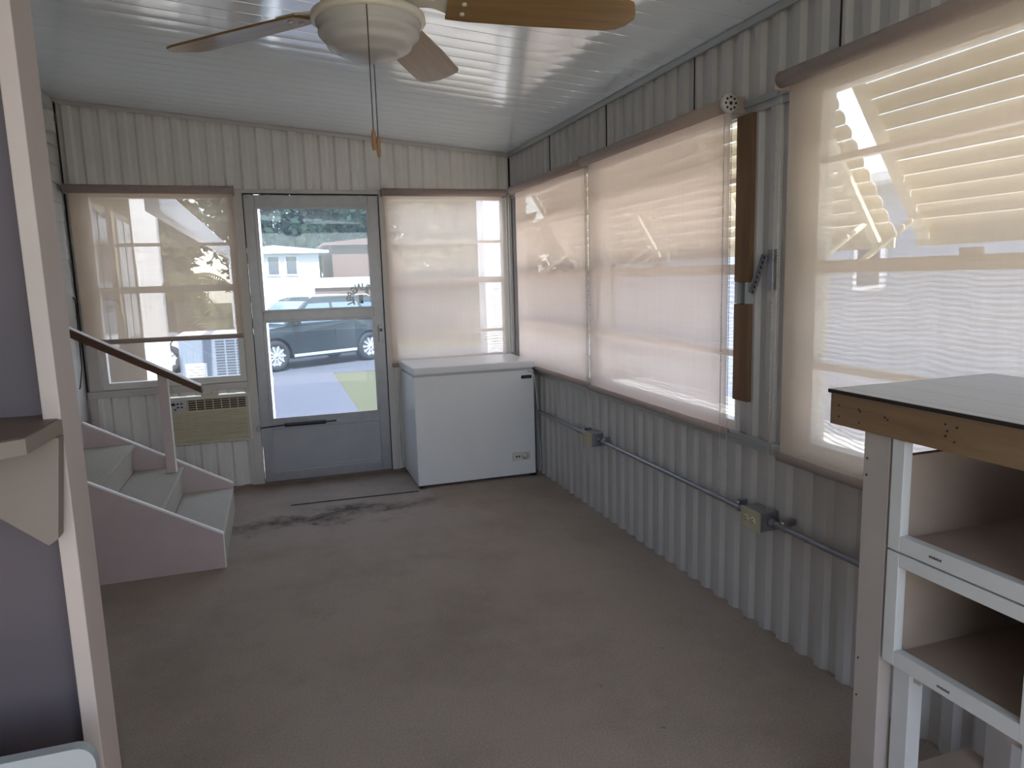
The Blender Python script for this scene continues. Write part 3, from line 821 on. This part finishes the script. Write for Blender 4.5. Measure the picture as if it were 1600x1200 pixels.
# ------------------------------------------------------------------ counter
t = thing('wooden_counter', (1.43, .8, 0), 'wooden counter with grey plank top, raw pine edge and open cubbies at the right', 'counter')
CX0, CX1, CY0, CY1, CZ = 1.180, 1.668, .28, 1.288, 1.152
build('counter_top', MB().box(CX0 - .003, CX1, CY0, CY1 + .002, CZ - .010, CZ), 'counter_top', t)
build('top_edge', MB().box(CX0 - .005, CX0 - .001, CY0, CY1 + .002, CZ - .009, CZ - .001).box(CX0 - .005, CX1, CY1 + .0005, CY1 + .004, CZ - .009, CZ - .001), 'nail', t)
ap = build('front_apron', MB().box(CX0, CX0 + .036, CY0, CY1, CZ - .080, CZ - .010, .0015), 'apron', t)
build('end_apron', MB().box(CX0 + .036, CX1, CY1 - .036, CY1, CZ - .080, CZ - .010, .0015), 'apron', t)
nh = MB()
for y_, z_ in ((1.262, .045), (1.262, .020), (1.205, .045), (1.201, .041), (1.203, .016), (1.135, .040), (1.128, .036), (.995, .052), (.990, .040), (.993, .030), (.970, .050), (.974, .022), (.60, .05), (.60, .02), (.45, .05)):
    nh.lathe([(0, -.0008), (.0022, -.0008), (.0022, 0)], (CX0, y_, CZ - .080 + z_), 'x', 8)
pieces('nail_hole', nh, 'nail', ap)
l1 = build('leg', MB().box(CX0 + .012, CX0 + .050, 1.130, 1.198, 0, CZ - .010, .002), 'counter_grey', t)
nh = MB()
for z_ in (1.012, .975, .55, .46): nh.lathe([(0, -.0008), (.0024, -.0008), (.0024, 0)], (CX0 + .012, 1.188, z_), 'x', 8)
pieces('nail_hole', nh, 'nail', l1)
build('leg', MB().box(CX0 + .040, CX0 + .078, 1.075, 1.118, 0, .60, .002), 'counter_white', t)
build('leg', MB().box(CX0 + .040, CX0 + .078, .79, .835, 0, .60, .002), 'counter_white', t)
build('leg', MB().box(CX0 + .012, CX0 + .050, .30, .368, 0, CZ - .010, .002), 'counter_grey', t)
build('leg', MB().box(CX1 - .05, CX1 - .012, 1.130, 1.198, 0, CZ - .010, .002), 'counter_grey', t)
build('leg', MB().box(CX1 - .05, CX1 - .012, .30, .368, 0, CZ - .010, .002), 'counter_grey', t)
def cubby(z0, z1, zf0, zf1, ztopopen):
    y0, y1 = .792, 1.120
    f = MB()
    f.box(CX0 + .008, CX0 + .030, y1 - .030, y1, zf0, zf1, .0015); f.box(CX0 + .008, CX0 + .030, y0, y0 + .028, zf0, zf1, .0015)
    f.box(CX0 + .0085, CX0 + .0295, y0 + .0275, y1 - .0295, zf0, zf0 + .034, .0015)
    if ztopopen: f.box(CX0 + .0085, CX0 + .0295, y0 + .0275, y1 - .0295, zf1 - .028, zf1, .0015)
    build('cubby_frame', f, 'counter_white', t)
    b = MB()
    b.box(CX0 + .030, 1.64, y0 + .005, y1 - .005, zf0 + .010, zf0 + .024)
    b.box(CX0 + .030, 1.64, y1 - .022, y1 - .006, zf0 + .024, z1); b.box(CX0 + .030, 1.64, y0 + .006, y0 + .020, zf0 + .024, z1)
    b.box(1.626, 1.64, y0 + .02, y1 - .022, zf0 + .024, z1)
    if ztopopen: b.box(CX0 + .030, 1.64, y0 + .005, y1 - .005, z1, z1 + .012)
    build('cubby_box', b, 'cubby_in', t)
    return f
cubby(.84, 1.036, .836, 1.070, False)
cubby(.59, .818, .584, .832, True)
stp = MB()
for (yy, zz) in ((1.02, .853), (.985, .598)):
    stp = MB()
    for i in range(8):
        stp.box(CX0 + .0078, CX0 + .0088, yy - i * .0036 - .0026, yy - i * .0036, zz - .002, zz + .002 + .001 * (i % 2))
    build('ink_stamp', stp, 'stamp', t)
build('low_shelf', MB().box(1.34, 1.66, .36, 1.275, .135, .155, .002), 'cubby_in', t)
pieces('low_shelf_bearer', MB().box(1.232, 1.34, .36, 1.13, .115, .135).box(1.34, 1.63, 1.13, 1.16, .115, .135), 'counter_white', t)
pieces('drawer_runner', MB().box(CX0 + .05, 1.60, .84, .87, .545, .584).box(CX0 + .05, 1.60, 1.06, 1.085, .545, .584), 'counter_grey', t)

# ------------------------------------------------------------------ ceiling fan
FX, FY = .27, 1.87
ZB = 2.085
t = thing('ceiling_fan', (FX, FY, 2.0), 'ceiling fan with brown wood blades and a white ribbed glass bowl', 'ceiling fan')
zcf = zc(FX)
build('canopy', MB().lathe([(.02, 2.36), (.055, 2.38), (.068, 2.42), (.068, zcf + .004)], (FX, FY, 0), 'z', 32), 'cream', t)
build('downrod', MB().lathe([(.012, 2.24), (.012, 2.40)], (FX, FY, 0), 'z', 16), 'cream', t)
build('motor_housing', MB().lathe([(.0, 2.105), (.10, 2.105), (.118, 2.115), (.125, 2.14), (.125, 2.20), (.11, 2.235), (.05, 2.255), (.02, 2.27)], (FX, FY, 0), 'z', 40), 'cream', t)
build('light_fitter', MB().lathe([(.0, 2.10), (.07, 2.10), (.075, 2.075), (.115, 2.066), (.137, 2.060), (.139, 2.046), (.134, 2.042), (.0, 2.042)], (FX, FY, 0), 'z', 48), 'cream', t)
prof = [(.128, 2.044)]
for i in range(1, 25):
    a = i / 24 * PI / 2
    r = .126 * math.cos(a) ** .72 if i < 24 else 0
    prof.append((max(r + (.0030 * math.cos(i * PI / 3) if 0 < i < 22 else 0), 0), 2.040 - .080 * math.sin(a) ** 1.15))
build('light_bowl', MB().lathe(prof, (FX, FY, 0), 'z', 48), 'bowl', t)
# blade built along +x, then turned
def blade_mb():
    r0, r1 = .195, .69
    out = [(r0, -.052), (r0 + .06, -.060), (.45, -.068), (r1 - .045, -.070), (r1 - .022, -.060), (r1 - .008, -.030), (r1, -.010), (r1 + .004, .012), (r1 - .01, .042),
           (r1 - .03, .062), (r1 - .06, .070), (.45, .068), (r0 + .06, .060), (r0, .052)]
    m = MB().prism(out, 'z', -.003, .003)
    return m.xf(Matrix.Rotation(math.radians(-11), 4, 'X'))
def iron_mb():
    m = MB().prism([(.10, -.018), (.16, -.016), (.20, -.040), (.26, -.045), (.275, 0), (.26, .045), (.20, .040), (.16, .016), (.10, .018)], 'z', .004, .010)
    m.box(.09, .13, -.018, .018, .005, .03, .003)
    m.lathe([(0, -.0065), (.006, -.0065), (.006, .004)], (.235, -.022, 0), 'z', 10).lathe([(0, -.0065), (.006, -.0065), (.006, .004)], (.235, .022, 0), 'z', 10)
    return m.xf(Matrix.Rotation(math.radians(-11), 4, 'X'))
b0 = build('blade', blade_mb(), 'blade', t, local=True)
i0 = build('blade_iron', iron_mb(), 'cream', b0, local=True)
angs = [62, 134, 206, 278, -6]
for q, a in enumerate(angs):
    o = b0 if q == 0 else b0.copy()
    if q:
        COL.objects.link(o); o.parent = t
        c_ = i0.copy(); COL.objects.link(c_); c_.parent = o
    o.location = (0, 0, ZB - 2.0 + .006); o.rotation_euler = (0, 0, math.radians(a))
for (px_, py_, zt, z0, z1) in ((.249, 1.742, 2.060, 1.766, 1.722), (.287, 1.93, 2.045, 1.787, 1.738)):
    cm = MB(); z = z1 + .03
    chain(cm, px_, py_, z0, zt, .0016, .0045)
    pc = build('pull_chain', cm, 'chain_dark', t)
    build('chain_fob', MB().lathe([(.0, z0 + .004), (.003, z0 + .002), (.0055, z0 - .008), (.0045, z0 - .02), (.0052, z0 - .035), (.0035, z1), (.0, z1)], (px_, py_, 0), 'z', 12), 'wood_fob', pc)

# ------------------------------------------------------------------ outside
rot90 = PI / 2
struct('ground', MB().box(-60, 60, -30, 90, G - .2, G - .01), 'grass')
struct('walkway', MB().box(-.12, 1.16, 5.45, 16.6, G - .05, G + .012, .01), 'concrete')
struct('driveway', MB().box(-9, -.13, 5.45, 16.5, G - .05, G + .004), 'pale_concrete')
struct('side_yard', MB().box(1.86, 7.2, -6, 12.5, G - .05, G + .004), 'pale_concrete')
struct('road', MB().box(-40, 40, 16.6, 21.0, G - .05, G + .008), 'asphalt')

def awning(y0, y1, label):
    t = thing('slatted_awning', (1.86, (y0 + y1) / 2, 1.5), label, 'awning', 'slatted window awnings')
    A, B = Vector((1.905, 0, 2.075)), Vector((2.25, 0, 1.535))
    n = 11; dd = (B - A) / n
    un = dd.normalized(); nn = Vector((un.z, 0, -un.x))
    if nn.z > 0: nn = -nn
    for i in range(n):
        m = MB(); p = A + dd * i; prof = []
        for q in range(9):
            s_ = q / 8
            pt = p + dd * (s_ * .91) + nn * (-.011 * math.sin(s_ * PI) + .003 * s_)
            prof.append((pt.x, pt.z))
        th = [(x + .0025, z + .002) for x, z in prof]
        m.prism(prof + th[::-1], 'y', y0, y1)
        build('slat', m, 'awning_slat', t)
    build('hinge_rail', MB().box(1.8505, 1.915, y0, y1, 2.068, 2.086), 'awning', t)
    for yy in (y0 + .06, (y0 + y1) / 2, y1 - .06):
        c = MB(); a_, b_ = A + nn * .030, B + nn * .030
        c.prism([(a_.x, a_.z), (b_.x, b_.z), (b_.x + nn.x * .015, b_.z + nn.z * .015), (a_.x + nn.x * .015, a_.z + nn.z * .015)], 'y', yy - .022, yy + .022)
        build('rib', c, 'awning', t)
    for yy in (y0 + .06, y1 - .06):
        build('support_arm', MB().tube([(1.875, yy, 1.40), (2.19, yy, 1.60)], .011, 8), 'awning', t)
    build('drop_edge', MB().box(B.x - .004, B.x + .004, y0, y1, B.z - .045, B.z + .01), 'awning', t)
    return t
awning(.55, 2.06, 'cream slatted awning outside the shade nearest the viewer')
awning(2.16, 3.74, 'cream slatted awning outside the middle side window')
awning(3.80, 5.22, 'cream slatted awning outside the far corner side window')

def house(name, x0, x1, y0, y1, zt, wallm, label, roofm='roof_grey', wins=(), face='y', cat='house'):
    t = thing(name, ((x0 + x1) / 2, (y0 + y1) / 2, G), label, cat)
    build('wall', MB().box(x0, x1, y0, y1, G - .01, zt), wallm, t)
    if (x1 - x0) > (y1 - y0):
        ym = (y0 + y1) / 2
        r = MB().prism([(y0 - .4, zt - .02), (ym, zt + .2), (y1 + .4, zt - .02), (y1 + .4, zt - .12), (y0 - .4, zt - .12)], 'x', x0 - .3, x1 + .3)
    else:
        xm = (x0 + x1) / 2
        r = MB().prism([(x0 - .4, zt - .02), (xm, zt + .2), (x1 + .4, zt - .02), (x1 + .4, zt - .12), (x0 - .4, zt - .12)], 'y', y0 - .3, y1 + .3)
    build('roof', r, roofm, t)
    for (a0, a1, z0, z1) in wins:
        if face == 'y':
            w = build('window', MB().box(a0 - .07, a1 + .07, y0 - .05, y0 + .02, z0 - .07, z1 + .07), 'house_white', t)
            build('pane', MB().box(a0, a1, y0 - .06, y0 - .04, z0, z1), 'win_dark', w)
        else:
            w = build('window', MB().box(x0 - .05, x0 + .02, a0 - .07, a1 + .07, z0 - .07, z1 + .07), 'house_white', t)
            build('pane', MB().box(x0 - .06, x0 - .04, a0, a1, z0, z1), 'win_dark', w)
    return t
house('neighbour_house', -1.6, 1.9, 31, 38, 2.75, 'house_white', 'white house across the road seen through the left of the door glass',
      wins=((-.1, .3, 1.8, 2.5), (.6, 1.0, 1.8, 2.5)))
house('neighbour_house', 2.6, 6.3, 33, 40, 3.15, 'house_brown', 'red-brown house across the road seen through the right of the door glass', 'house_brown')
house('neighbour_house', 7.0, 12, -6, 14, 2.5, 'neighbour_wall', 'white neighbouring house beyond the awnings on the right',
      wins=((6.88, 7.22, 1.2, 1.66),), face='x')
# own house continues past the porch on the left
t = thing('house_wing', (-1.9, 6.7, G), 'tan house wing with white corner post outside the left window', 'house wing')
build('wall', MB().box(-3.2, -1.22, 5.46, 7.68, G, 2.7), 'house_tan', t)
for (a0, a1) in ((5.75, 6.45), (6.75, 7.45)):
    w = build('window', MB().box(-1.235, -1.205, a0, a1, .95, 2.05), 'tan_frame', t)
    build('pane', MB().box(-1.225, -1.195, a0 + .06, (a0 + a1) / 2 - .02, 1.0, 1.99).box(-1.225, -1.195, (a0 + a1) / 2 + .02, a1 - .06, 1.0, 1.99), 'win_dark', w)
build('corner_post', MB().box(-1.235, -1.01, 7.66, 7.80, G, 2.75), 'house_white', t)
t = tag(build('carport_beam', MB().box(-.80, -.70, 5.6, 16.0, 1.94, 2.13, .01), 'house_white'), 'white sloping-looking carport beam running away above the left window view', 'beam')
def post(x, y, w, z1, label):
    o = build('carport_post', MB().box(x - w / 2, x + w / 2, y - w / 2, y + w / 2, G, z1, .008), 'house_white'); tag(o, label, 'post', 'white outdoor posts'); return o
post(2.46, 8.1, .28, 3.0, 'thick white post standing outside the window above the freezer')
post(-.105, 9.0, .055, 3.2, 'slim white post at the left edge of the door glass')
post(-.75, 15.9, .10, 1.94, 'white post under the far end of the carport beam')
# white rail fence across the road
t = thing('rail_fence', (4, 28, G), 'long low white rail fence across the road behind the dark car', 'fence')
build('rail', MB().box(-.7, 22, 27.95, 28.05, 1.22, 1.60), 'fence_paint', t)
for i in range(6): build('fence_post', MB().box(-.6 + i * 3.95, -.45 + i * 3.95, 28.06, 28.2, G, 1.55), 'house_brown', t)
build('lower_panel', MB().box(1.5, 22, 28.06, 28.10, G, 1.22), 'house_brown', t)

# package air unit outside the left window
t = thing('outdoor_unit', (-.75, 9.9, G), 'pale blue outdoor air unit with louvred front below the half drawn shade', 'air unit')
ux0, ux1, uy0 = -1.14, -.22, 9.5
build('casing', MB().box(ux0, ux1, uy0, uy0 + .8, G + .06, .80, .01), 'unit_blue', t)
build('lid', MB().box(ux0 - .02, ux1 + .02, uy0 - .02, uy0 + .82, .80, .83, .006), 'house_white', t)
gr = MB()
for cx_ in range(4):
    for i in range(22): gr.box(-.725 + cx_ * .122, -.622 + cx_ * .122, uy0 - .006, uy0 + .002, .02 + i * .034, .036 + i * .034)
build('louvre', gr, 'unit_grille', t)
pl_ = build('data_label', MB().box(-1.08, -.84, uy0 - .004, uy0 + .002, .30, .48), 'label_white', t)
ln = MB()
for i in range(4): ln.box(-1.05, -.88, uy0 - .0055, uy0 - .0035, .33 + i * .035, .336 + i * .035)
build('print_line', ln, 'unit_grille', pl_)
build('base_pad', MB().box(ux0 - .1, ux1 + .1, uy0 - .1, uy0 + .9, G, G + .06), 'concrete', t)
build('pipe', MB().tube([(ux0 - .06, uy0 + .05, .78), (ux0 - .10, uy0 + .05, .72), (ux0 - .05, uy0 + .05, .62), (ux0 + .01, uy0 + .05, .60)], .02, 8), 'tyre', t)

# ------------------------------------------------------------------ cars
def arc(cx, cz, r, a0, a1, n=10):
    return [(cx + r * math.cos(a0 + (a1 - a0) * i / n), cz + r * math.sin(a0 + (a1 - a0) * i / n)) for i in range(n + 1)]
def car(loc, rotz, paintm, label, zs=1.0):
    """front at -x; origin on the ground under the middle"""
    t = thing('car', loc, label, 'car', None, rotz)
    wf, wr, wrad = -1.36, 1.34, .365
    Lf, Lr = -2.25, 2.32; H = .93
    outl = [(Lf + .03, .36), (wf - .43, .27)] + arc(wf, wrad, .43, PI, 0)[::1] + [(wf + .46, .26), (wr - .46, .26)] + arc(wr, wrad, .43, PI, 0) + [(wr + .43, .30), (Lr, .42),
            (Lr + .02, .75), (Lr - .06, 1.02), (Lr - .16, 1.10), (.9, 1.08), (-1.05, 1.04), (-1.75, .97), (-2.12, .86), (Lf, .66)]
    m = MB()
    bm = bmesh.new()
    vs = [bm.verts.new((x, -.90, z * zs)) for x, z in outl]; fc = bm.faces.new(vs)
    ex = bmesh.ops.extrude_face_region(bm, geom=[fc]); 
    for v in ex['geom']:
        if isinstance(v, bmesh.types.BMVert): v.co.y = .90
    for v in bm.verts:   # tumblehome and tapered nose
        if v.co.z > .8 * zs: v.co.y *= .955
        if v.co.x < -2.0 or v.co.x > 2.2: v.co.y *= .90
    m.bm(bm); build('body', m, paintm, t, local=True)
    def loft(lo, hi):
        v = [(x, y, z * zs) for x, y, z in lo + hi]; n = len(lo)
        return MB().add(v, [tuple(range(n))[::-1], tuple(range(n, 2 * n))] + [(i, (i + 1) % n, n + (i + 1) % n, n + i) for i in range(n)])
    lo = [(-1.10, -.84, 1.03), (2.10, -.84, 1.06), (2.10, .84, 1.06), (-1.10, .84, 1.03)]
    hi = [(-.28, -.66, 1.62), (1.72, -.66, 1.63), (1.72, .66, 1.63), (-.28, .66, 1.62)]
    build('cabin', loft(lo, hi), paintm, t, local=True)
    build('roof_panel', loft([(-.30, -.67, 1.615), (1.74, -.67, 1.62), (1.74, .67, 1.62), (-.30, .67, 1.615)], [(-.05, -.58, 1.685), (1.45, -.58, 1.675), (1.45, .58, 1.675), (-.05, .58, 1.685)]), paintm, t, local=True)
    def sidept(x, z, sg):
        f = (z - 1.03) / (1.62 - 1.03); return (x, sg * (.84 + (.66 - .84) * f + .006), z * zs)
    for sg in (-1, 1):
        for poly in ([(-.82, 1.09), (-.30, 1.53), (.28, 1.54), (.28, 1.09)], [(.36, 1.09), (.36, 1.54), (1.12, 1.53), (1.22, 1.10)], [(1.30, 1.12), (1.22, 1.52), (1.55, 1.50), (1.84, 1.22), (1.80, 1.14)]):
            p = [sidept(x, z, sg) for x, z in poly]; q = [(x, y - sg * .02, z) for x, y, z in p]; n = len(p)
            build('side_window', MB().add(p + q, [tuple(range(n)), tuple(range(n, 2 * n))[::-1]] + [(i, (i + 1) % n, n + (i + 1) % n, n + i) for i in range(n)]), 'car_glass', t, local=True)
        build('roof_rail', MB().tube([(-.2, sg * .60, 1.67 * zs), (-.1, sg * .61, 1.715 * zs), (1.5, sg * .61, 1.70 * zs), (1.6, sg * .60, 1.65 * zs)], .018, 8), 'rim', t, local=True)
        for xh in (.12, 1.02): build('door_handle', MB().box(xh, xh + .18, sg * .885, sg * .915, .90 * zs, .93 * zs, .006), paintm, t, local=True)
        build('sill_trim', MB().box(-.9, .9, sg * .88, sg * .915, .30 * zs, .37 * zs, .01), 'rim', t, local=True)
        build('door_gap', MB().box(.300, .308, sg * .86, sg * .9025, .40 * zs, 1.0 * zs).box(-.86, -.852, sg * .86, sg * .9025, .40 * zs, 1.0 * zs), 'tyre', t, local=True)
        build('wing_mirror', MB().box(-.88, -.74, sg * .86, sg * 1.04, 1.06 * zs, 1.18 * zs, .02), paintm, t, local=True)
        build('head_lamp', MB().box(-2.16, -1.90, sg * .60, sg * .80, .78 * zs, .87 * zs, .02), 'lamp_clear', t, local=True)
        build('tail_lamp', MB().box(2.18, 2.33, sg * .55, sg * .84, .88 * zs, 1.02 * zs, .02), 'lamp_red', t, local=True)
        for xw in (wf, wr):
            yo, yi = sg * .90, sg * .66
            mid = (yo + yi) / 2; hw = sg * .12
            w = build('wheel', MB().lathe([(.22, -hw), (.33, -hw), (wrad, -hw * .7), (wrad, hw * .7), (.33, hw), (.25, hw), (.22, hw * .6)], (xw, mid, wrad), 'y', 28), 'tyre', t, local=True)
            r = MB().lathe([(.255, hw * .98), (.245, hw * .6), (.03, hw * .55)], (xw, mid, wrad), 'y', 28)
            for s_ in range(10):
                a = s_ * 2 * PI / 10
                r.obox((xw + .14 * math.cos(a), mid + hw * .85, wrad + .14 * math.sin(a)), .20, .02, .042, Matrix.Rotation(-a, 3, 'Y'), .004)
            r.lathe([(0, hw * 1.05), (.045, hw * 1.02), (.05, hw * .8)], (xw, mid, wrad), 'y', 16)
            build('rim', r, 'rim', w, local=True)
    ws = [(-1.04, -.74, 1.075), (-1.04, .74, 1.075), (-.33, .60, 1.585), (-.33, -.60, 1.585)]
    off = Vector((-.012, 0, .009))
    p = [tuple(Vector((x, y, z * zs)) + off) for x, y, z in ws]; q = [tuple(Vector((x, y, z * zs)) - off) for x, y, z in ws]
    build('windscreen', MB().add(p + q, [(0, 1, 2, 3), (7, 6, 5, 4)] + [(i, (i + 1) % 4, 4 + (i + 1) % 4, 4 + i) for i in range(4)]), 'car_glass', t, local=True)
    ws = [(2.085, -.72, 1.11), (2.085, .72, 1.11), (1.755, .60, 1.58), (1.755, -.60, 1.58)]
    off = Vector((.012, 0, .008))
    p = [tuple(Vector((x, y, z * zs)) + off) for x, y, z in ws]; q = [tuple(Vector((x, y, z * zs)) - off) for x, y, z in ws]
    build('rear_window', MB().add(p + q, [(0, 1, 2, 3), (7, 6, 5, 4)] + [(i, (i + 1) % 4, 4 + (i + 1) % 4, 4 + i) for i in range(4)]), 'car_glass', t, local=True)
    build('grille', MB().box(-2.262, -2.20, -.45, .45, .50 * zs, .70 * zs, .01), 'tyre', t, local=True)
    return t
ra = math.radians(30)
P = Vector((-.085, 17.5, 0))           # near front wheel
ctr = P - Matrix.Rotation(ra, 3, 'Z') @ Vector((-1.36, -.78, 0))
car((ctr.x, ctr.y, G + .008), ra, 'car_dark', 'dark sport utility car parked broadside beyond the walkway, seen through the door')
car((-3.9, 19.3, G), math.radians(182), 'car_silver', 'silver car parked far off behind the outdoor air unit, left window', .88)

# ------------------------------------------------------------------ plants
def tree(x, y, h, rx, rz, leafm, label, seed, n=2600, leaf=.32, z_c=None):
    rnd = random.Random(seed)
    t = thing('tree', (x, y, G), label, 'tree', 'trees beyond the road')
    zc_ = z_c if z_c else h - rz
    tm = MB().tube([(0, 0, -.05), (.1, .05, h * .25), (-.08, .1, h * .5), (.1, 0, h * .75)], [.32, .25, .18, .08], 10)
    for q in range(6):
        a = q * 1.05 + rnd.random(); z0 = h * (.3 + .06 * q)
        tm.tube([(0, 0, z0), (math.cos(a) * rx * .35, math.sin(a) * rx * .35, z0 + h * .12), (math.cos(a) * rx * .7, math.sin(a) * rx * .7, z0 + h * .2)], [.1, .07, .03], 6)
    build('trunk', tm, 'bark', t, local=True)
    m = MB(); cl = []
    for q in range(26):
        while True:
            v = Vector((rnd.uniform(-1, 1), rnd.uniform(-1, 1), rnd.uniform(-1, 1)))
            if v.length < 1: break
        cl.append((Vector((v.x * rx * .8, v.y * rx * .8, zc_ + v.z * rz * .8)), rnd.uniform(.28, .5) * min(rx, rz)))
    for q in range(n):
        c, r = cl[q % len(cl)]
        u = Vector((rnd.gauss(0, 1), rnd.gauss(0, 1), rnd.gauss(0, 1))).normalized() * r * rnd.uniform(.5, 1.05)
        p = c + u; a = Vector((rnd.gauss(0, 1), rnd.gauss(0, 1), rnd.gauss(0, .7))).normalized(); b = a.cross(u.normalized() if abs(a.dot(u.normalized())) < .95 else Vector((1, 0, 0))).normalized()
        s = leaf * rnd.uniform(.6, 1.3)
        m.add([p - a * s, p + b * s * .55, p + a * s, p - b * s * .55], [(0, 1, 2, 3)])
    build('foliage', m, leafm, t, local=True, keepn=True)
    return t
TR = [(-10.5, 44, 9.5, 4.4, 4.2, 'leaf_dark', 'dark tree far off behind the yellow-green trees, left window'), (.2, 46, 12, 4.8, 5.6, 'leaf_dark', 'dense dark tree above the white house in the door glass'),
      (6.9, 57, 14, 5.6, 6.5, 'leaf_dark', 'dark tree rising behind the red-brown house in the door glass'),
      (6.2, 24.0, 7.5, 2.4, 3.4, 'leaf_mid', 'leafy green tree seen through the left of the shade above the freezer'), (11.2, 24.5, 8.5, 2.4, 3.9, 'leaf_mid', 'leafy green tree seen just left of the thick white post'),
      (16.4, 26, 9, 2.6, 4.2, 'leaf_mid', 'large tree seen right of the thick white post'), (-9.4, 26.0, 9, 2.6, 4.4, 'leaf_mid', 'yellow-green tree seen beyond the tan house wing'),
      (-4.2, 27.0, 8, 2.4, 4.0, 'leaf_mid', 'yellow-green tree between the corner post and the palm fronds'),
      (-6.5, 22.2, 3.6, 1.9, 1.7, 'leaf_mid', 'low rounded shrub tree behind the palm fronds, left window')]
for i, a in enumerate(TR):
    tree(a[0], a[1], a[2], a[3], a[4], a[5], a[6], 11 + i, 11000 if a[1] > 40 else 9000, .26 if a[1] > 40 else .25)
def palm(x, y, h, n, L, label, seed):
    rnd = random.Random(seed)
    t = thing('palm_shrub', (x, y, G), label, 'palm', 'palm shrubs by the drive')
    build('trunk', MB().tube([(0, 0, 0), (.05, 0, h * .5), (0, .03, h)], [.12, .10, .09], 8), 'bark', t, local=True)
    for q in range(n):
        a = q * 2.4 + rnd.random() * .4; el = rnd.uniform(.1, 1.0); m = MB(); pts = []
        for i in range(9):
            s = i / 8 * L
            pts.append(Vector((math.cos(a) * s * math.cos(el * .8), math.sin(a) * s * math.cos(el * .8), h + s * math.sin(el) - .55 * s * s / L * (1 + .4 * el))))
        m.tube(pts, [.018 * (1 - i / 9) + .003 for i in range(9)], 5)
        for i in range(1, 9):
            for k2 in range(3):
                p = pts[i - 1].lerp(pts[i], k2 / 3); dd = (pts[i] - pts[i - 1]).normalized(); sd = dd.cross(Vector((0, 0, 1))).normalized()
                ll = .34 * (1 - .6 * i / 8)
                for sg in (-1, 1):
                    tip = p + sd * sg * ll + dd * ll * .5 - Vector((0, 0, ll * .35))
                    m.add([p, p + dd * .035, tip], [(0, 1, 2)])
        build('frond', m, 'frond', t, local=True, keepn=True)
    return t
palm(-1.45, 12.6, 2.0, 18, 1.25, 'pale palm shrub with arching fronds right of the white corner post', 3)
palm(-3.9, 14.2, 2.2, 14, 1.2, 'second palm shrub partly hidden behind the white corner post', 5)
m = MB(); rnd = random.Random(9)
for i in range(160):
    a, r = rnd.random() * 6.28, rnd.random() ** .5
    x_, y_ = -.26 + .10 * r * math.cos(a), 13.4 + 1.8 * r * math.sin(a)
    h_ = rnd.uniform(.05, .16)
    m.add([(x_ - .02, y_, G), (x_ + .02, y_, G), (x_ + rnd.uniform(-.06, .06), y_ + rnd.uniform(-.06, .06), G + h_)], [(0, 1, 2)])
o = build('border_weeds', m, 'leaf_mid'); tag(o, 'low weeds growing along the left edge of the concrete walkway', 'weeds'); o['kind'] = 'stuff'

# ------------------------------------------------------------------ light
w = bpy.data.worlds.new('sky'); SC.world = w; w.use_nodes = True
nt = w.node_tree; nt.nodes.clear()
sky = nt.nodes.new('ShaderNodeTexSky'); sky.sky_type = 'NISHITA'; sky.sun_disc = False
sky.sun_elevation = math.radians(58); sky.sun_rotation = math.radians(-100); sky.air_density = 1.0; sky.dust_density = 1.0; sky.ozone_density = 1.0
bg = nt.nodes.new('ShaderNodeBackground'); bg.inputs[1].default_value = .30
wo = nt.nodes.new('ShaderNodeOutputWorld')
mx = nt.nodes.new('ShaderNodeMix'); mx.data_type = 'RGBA'; mx.inputs[0].default_value = .6; mx.inputs[7].default_value = (1.9, 1.8, 1.65, 1)
nt.links.new(sky.outputs[0], mx.inputs[6]); nt.links.new(mx.outputs[2], bg.inputs[0]); nt.links.new(bg.outputs[0], wo.inputs[0])
sd = bpy.data.lights.new('sun', 'SUN'); sd.energy = 3.0; sd.angle = math.radians(1.0); sd.color = (1, .96, .9)
so = bpy.data.objects.new('sun', sd); COL.objects.link(so)
dirv = Vector((-.05, .78, -1.0)).normalized()
so.rotation_euler = dirv.to_track_quat('-Z', 'Y').to_euler(); so.location = (-6, 0, 12)

# ------------------------------------------------------------------ camera
cam = bpy.data.cameras.new('camera'); co = bpy.data.objects.new('camera', cam); COL.objects.link(co)
f_px, yaw, pitch, roll = 1116.6037, .3166, -.1483, -.0283
cy, sy, cp_, sp_ = math.cos(yaw), math.sin(yaw), math.cos(pitch), math.sin(pitch)
fw = Vector((sy * cp_, cy * cp_, sp_)); r = Vector((cy, -sy, 0)); u = r.cross(fw)
r2 = math.cos(roll) * r + math.sin(roll) * u; u2 = -math.sin(roll) * r + math.cos(roll) * u
m = Matrix((r2, u2, -fw)).transposed().to_4x4(); m.translation = Vector((0, 0, 1.42))
co.matrix_world = m
cam.sensor_fit = 'HORIZONTAL'; cam.sensor_width = 36; cam.lens = 36 * f_px / 1600; cam.clip_start = .02; cam.clip_end = 400
SC.camera = co
vs_ = SC.view_settings
vs_.view_transform = 'Standard'; vs_.look = 'None'; vs_.gamma = 1; vs_.use_curve_mapping = False
vs_.exposure = 2.4
SC.cycles.max_bounces = 10; SC.cycles.transparent_max_bounces = 24; SC.cycles.diffuse_bounces = 6
SC.cycles.sample_clamp_indirect = 6
SC.cycles.caustics_reflective = False; SC.cycles.caustics_refractive = False
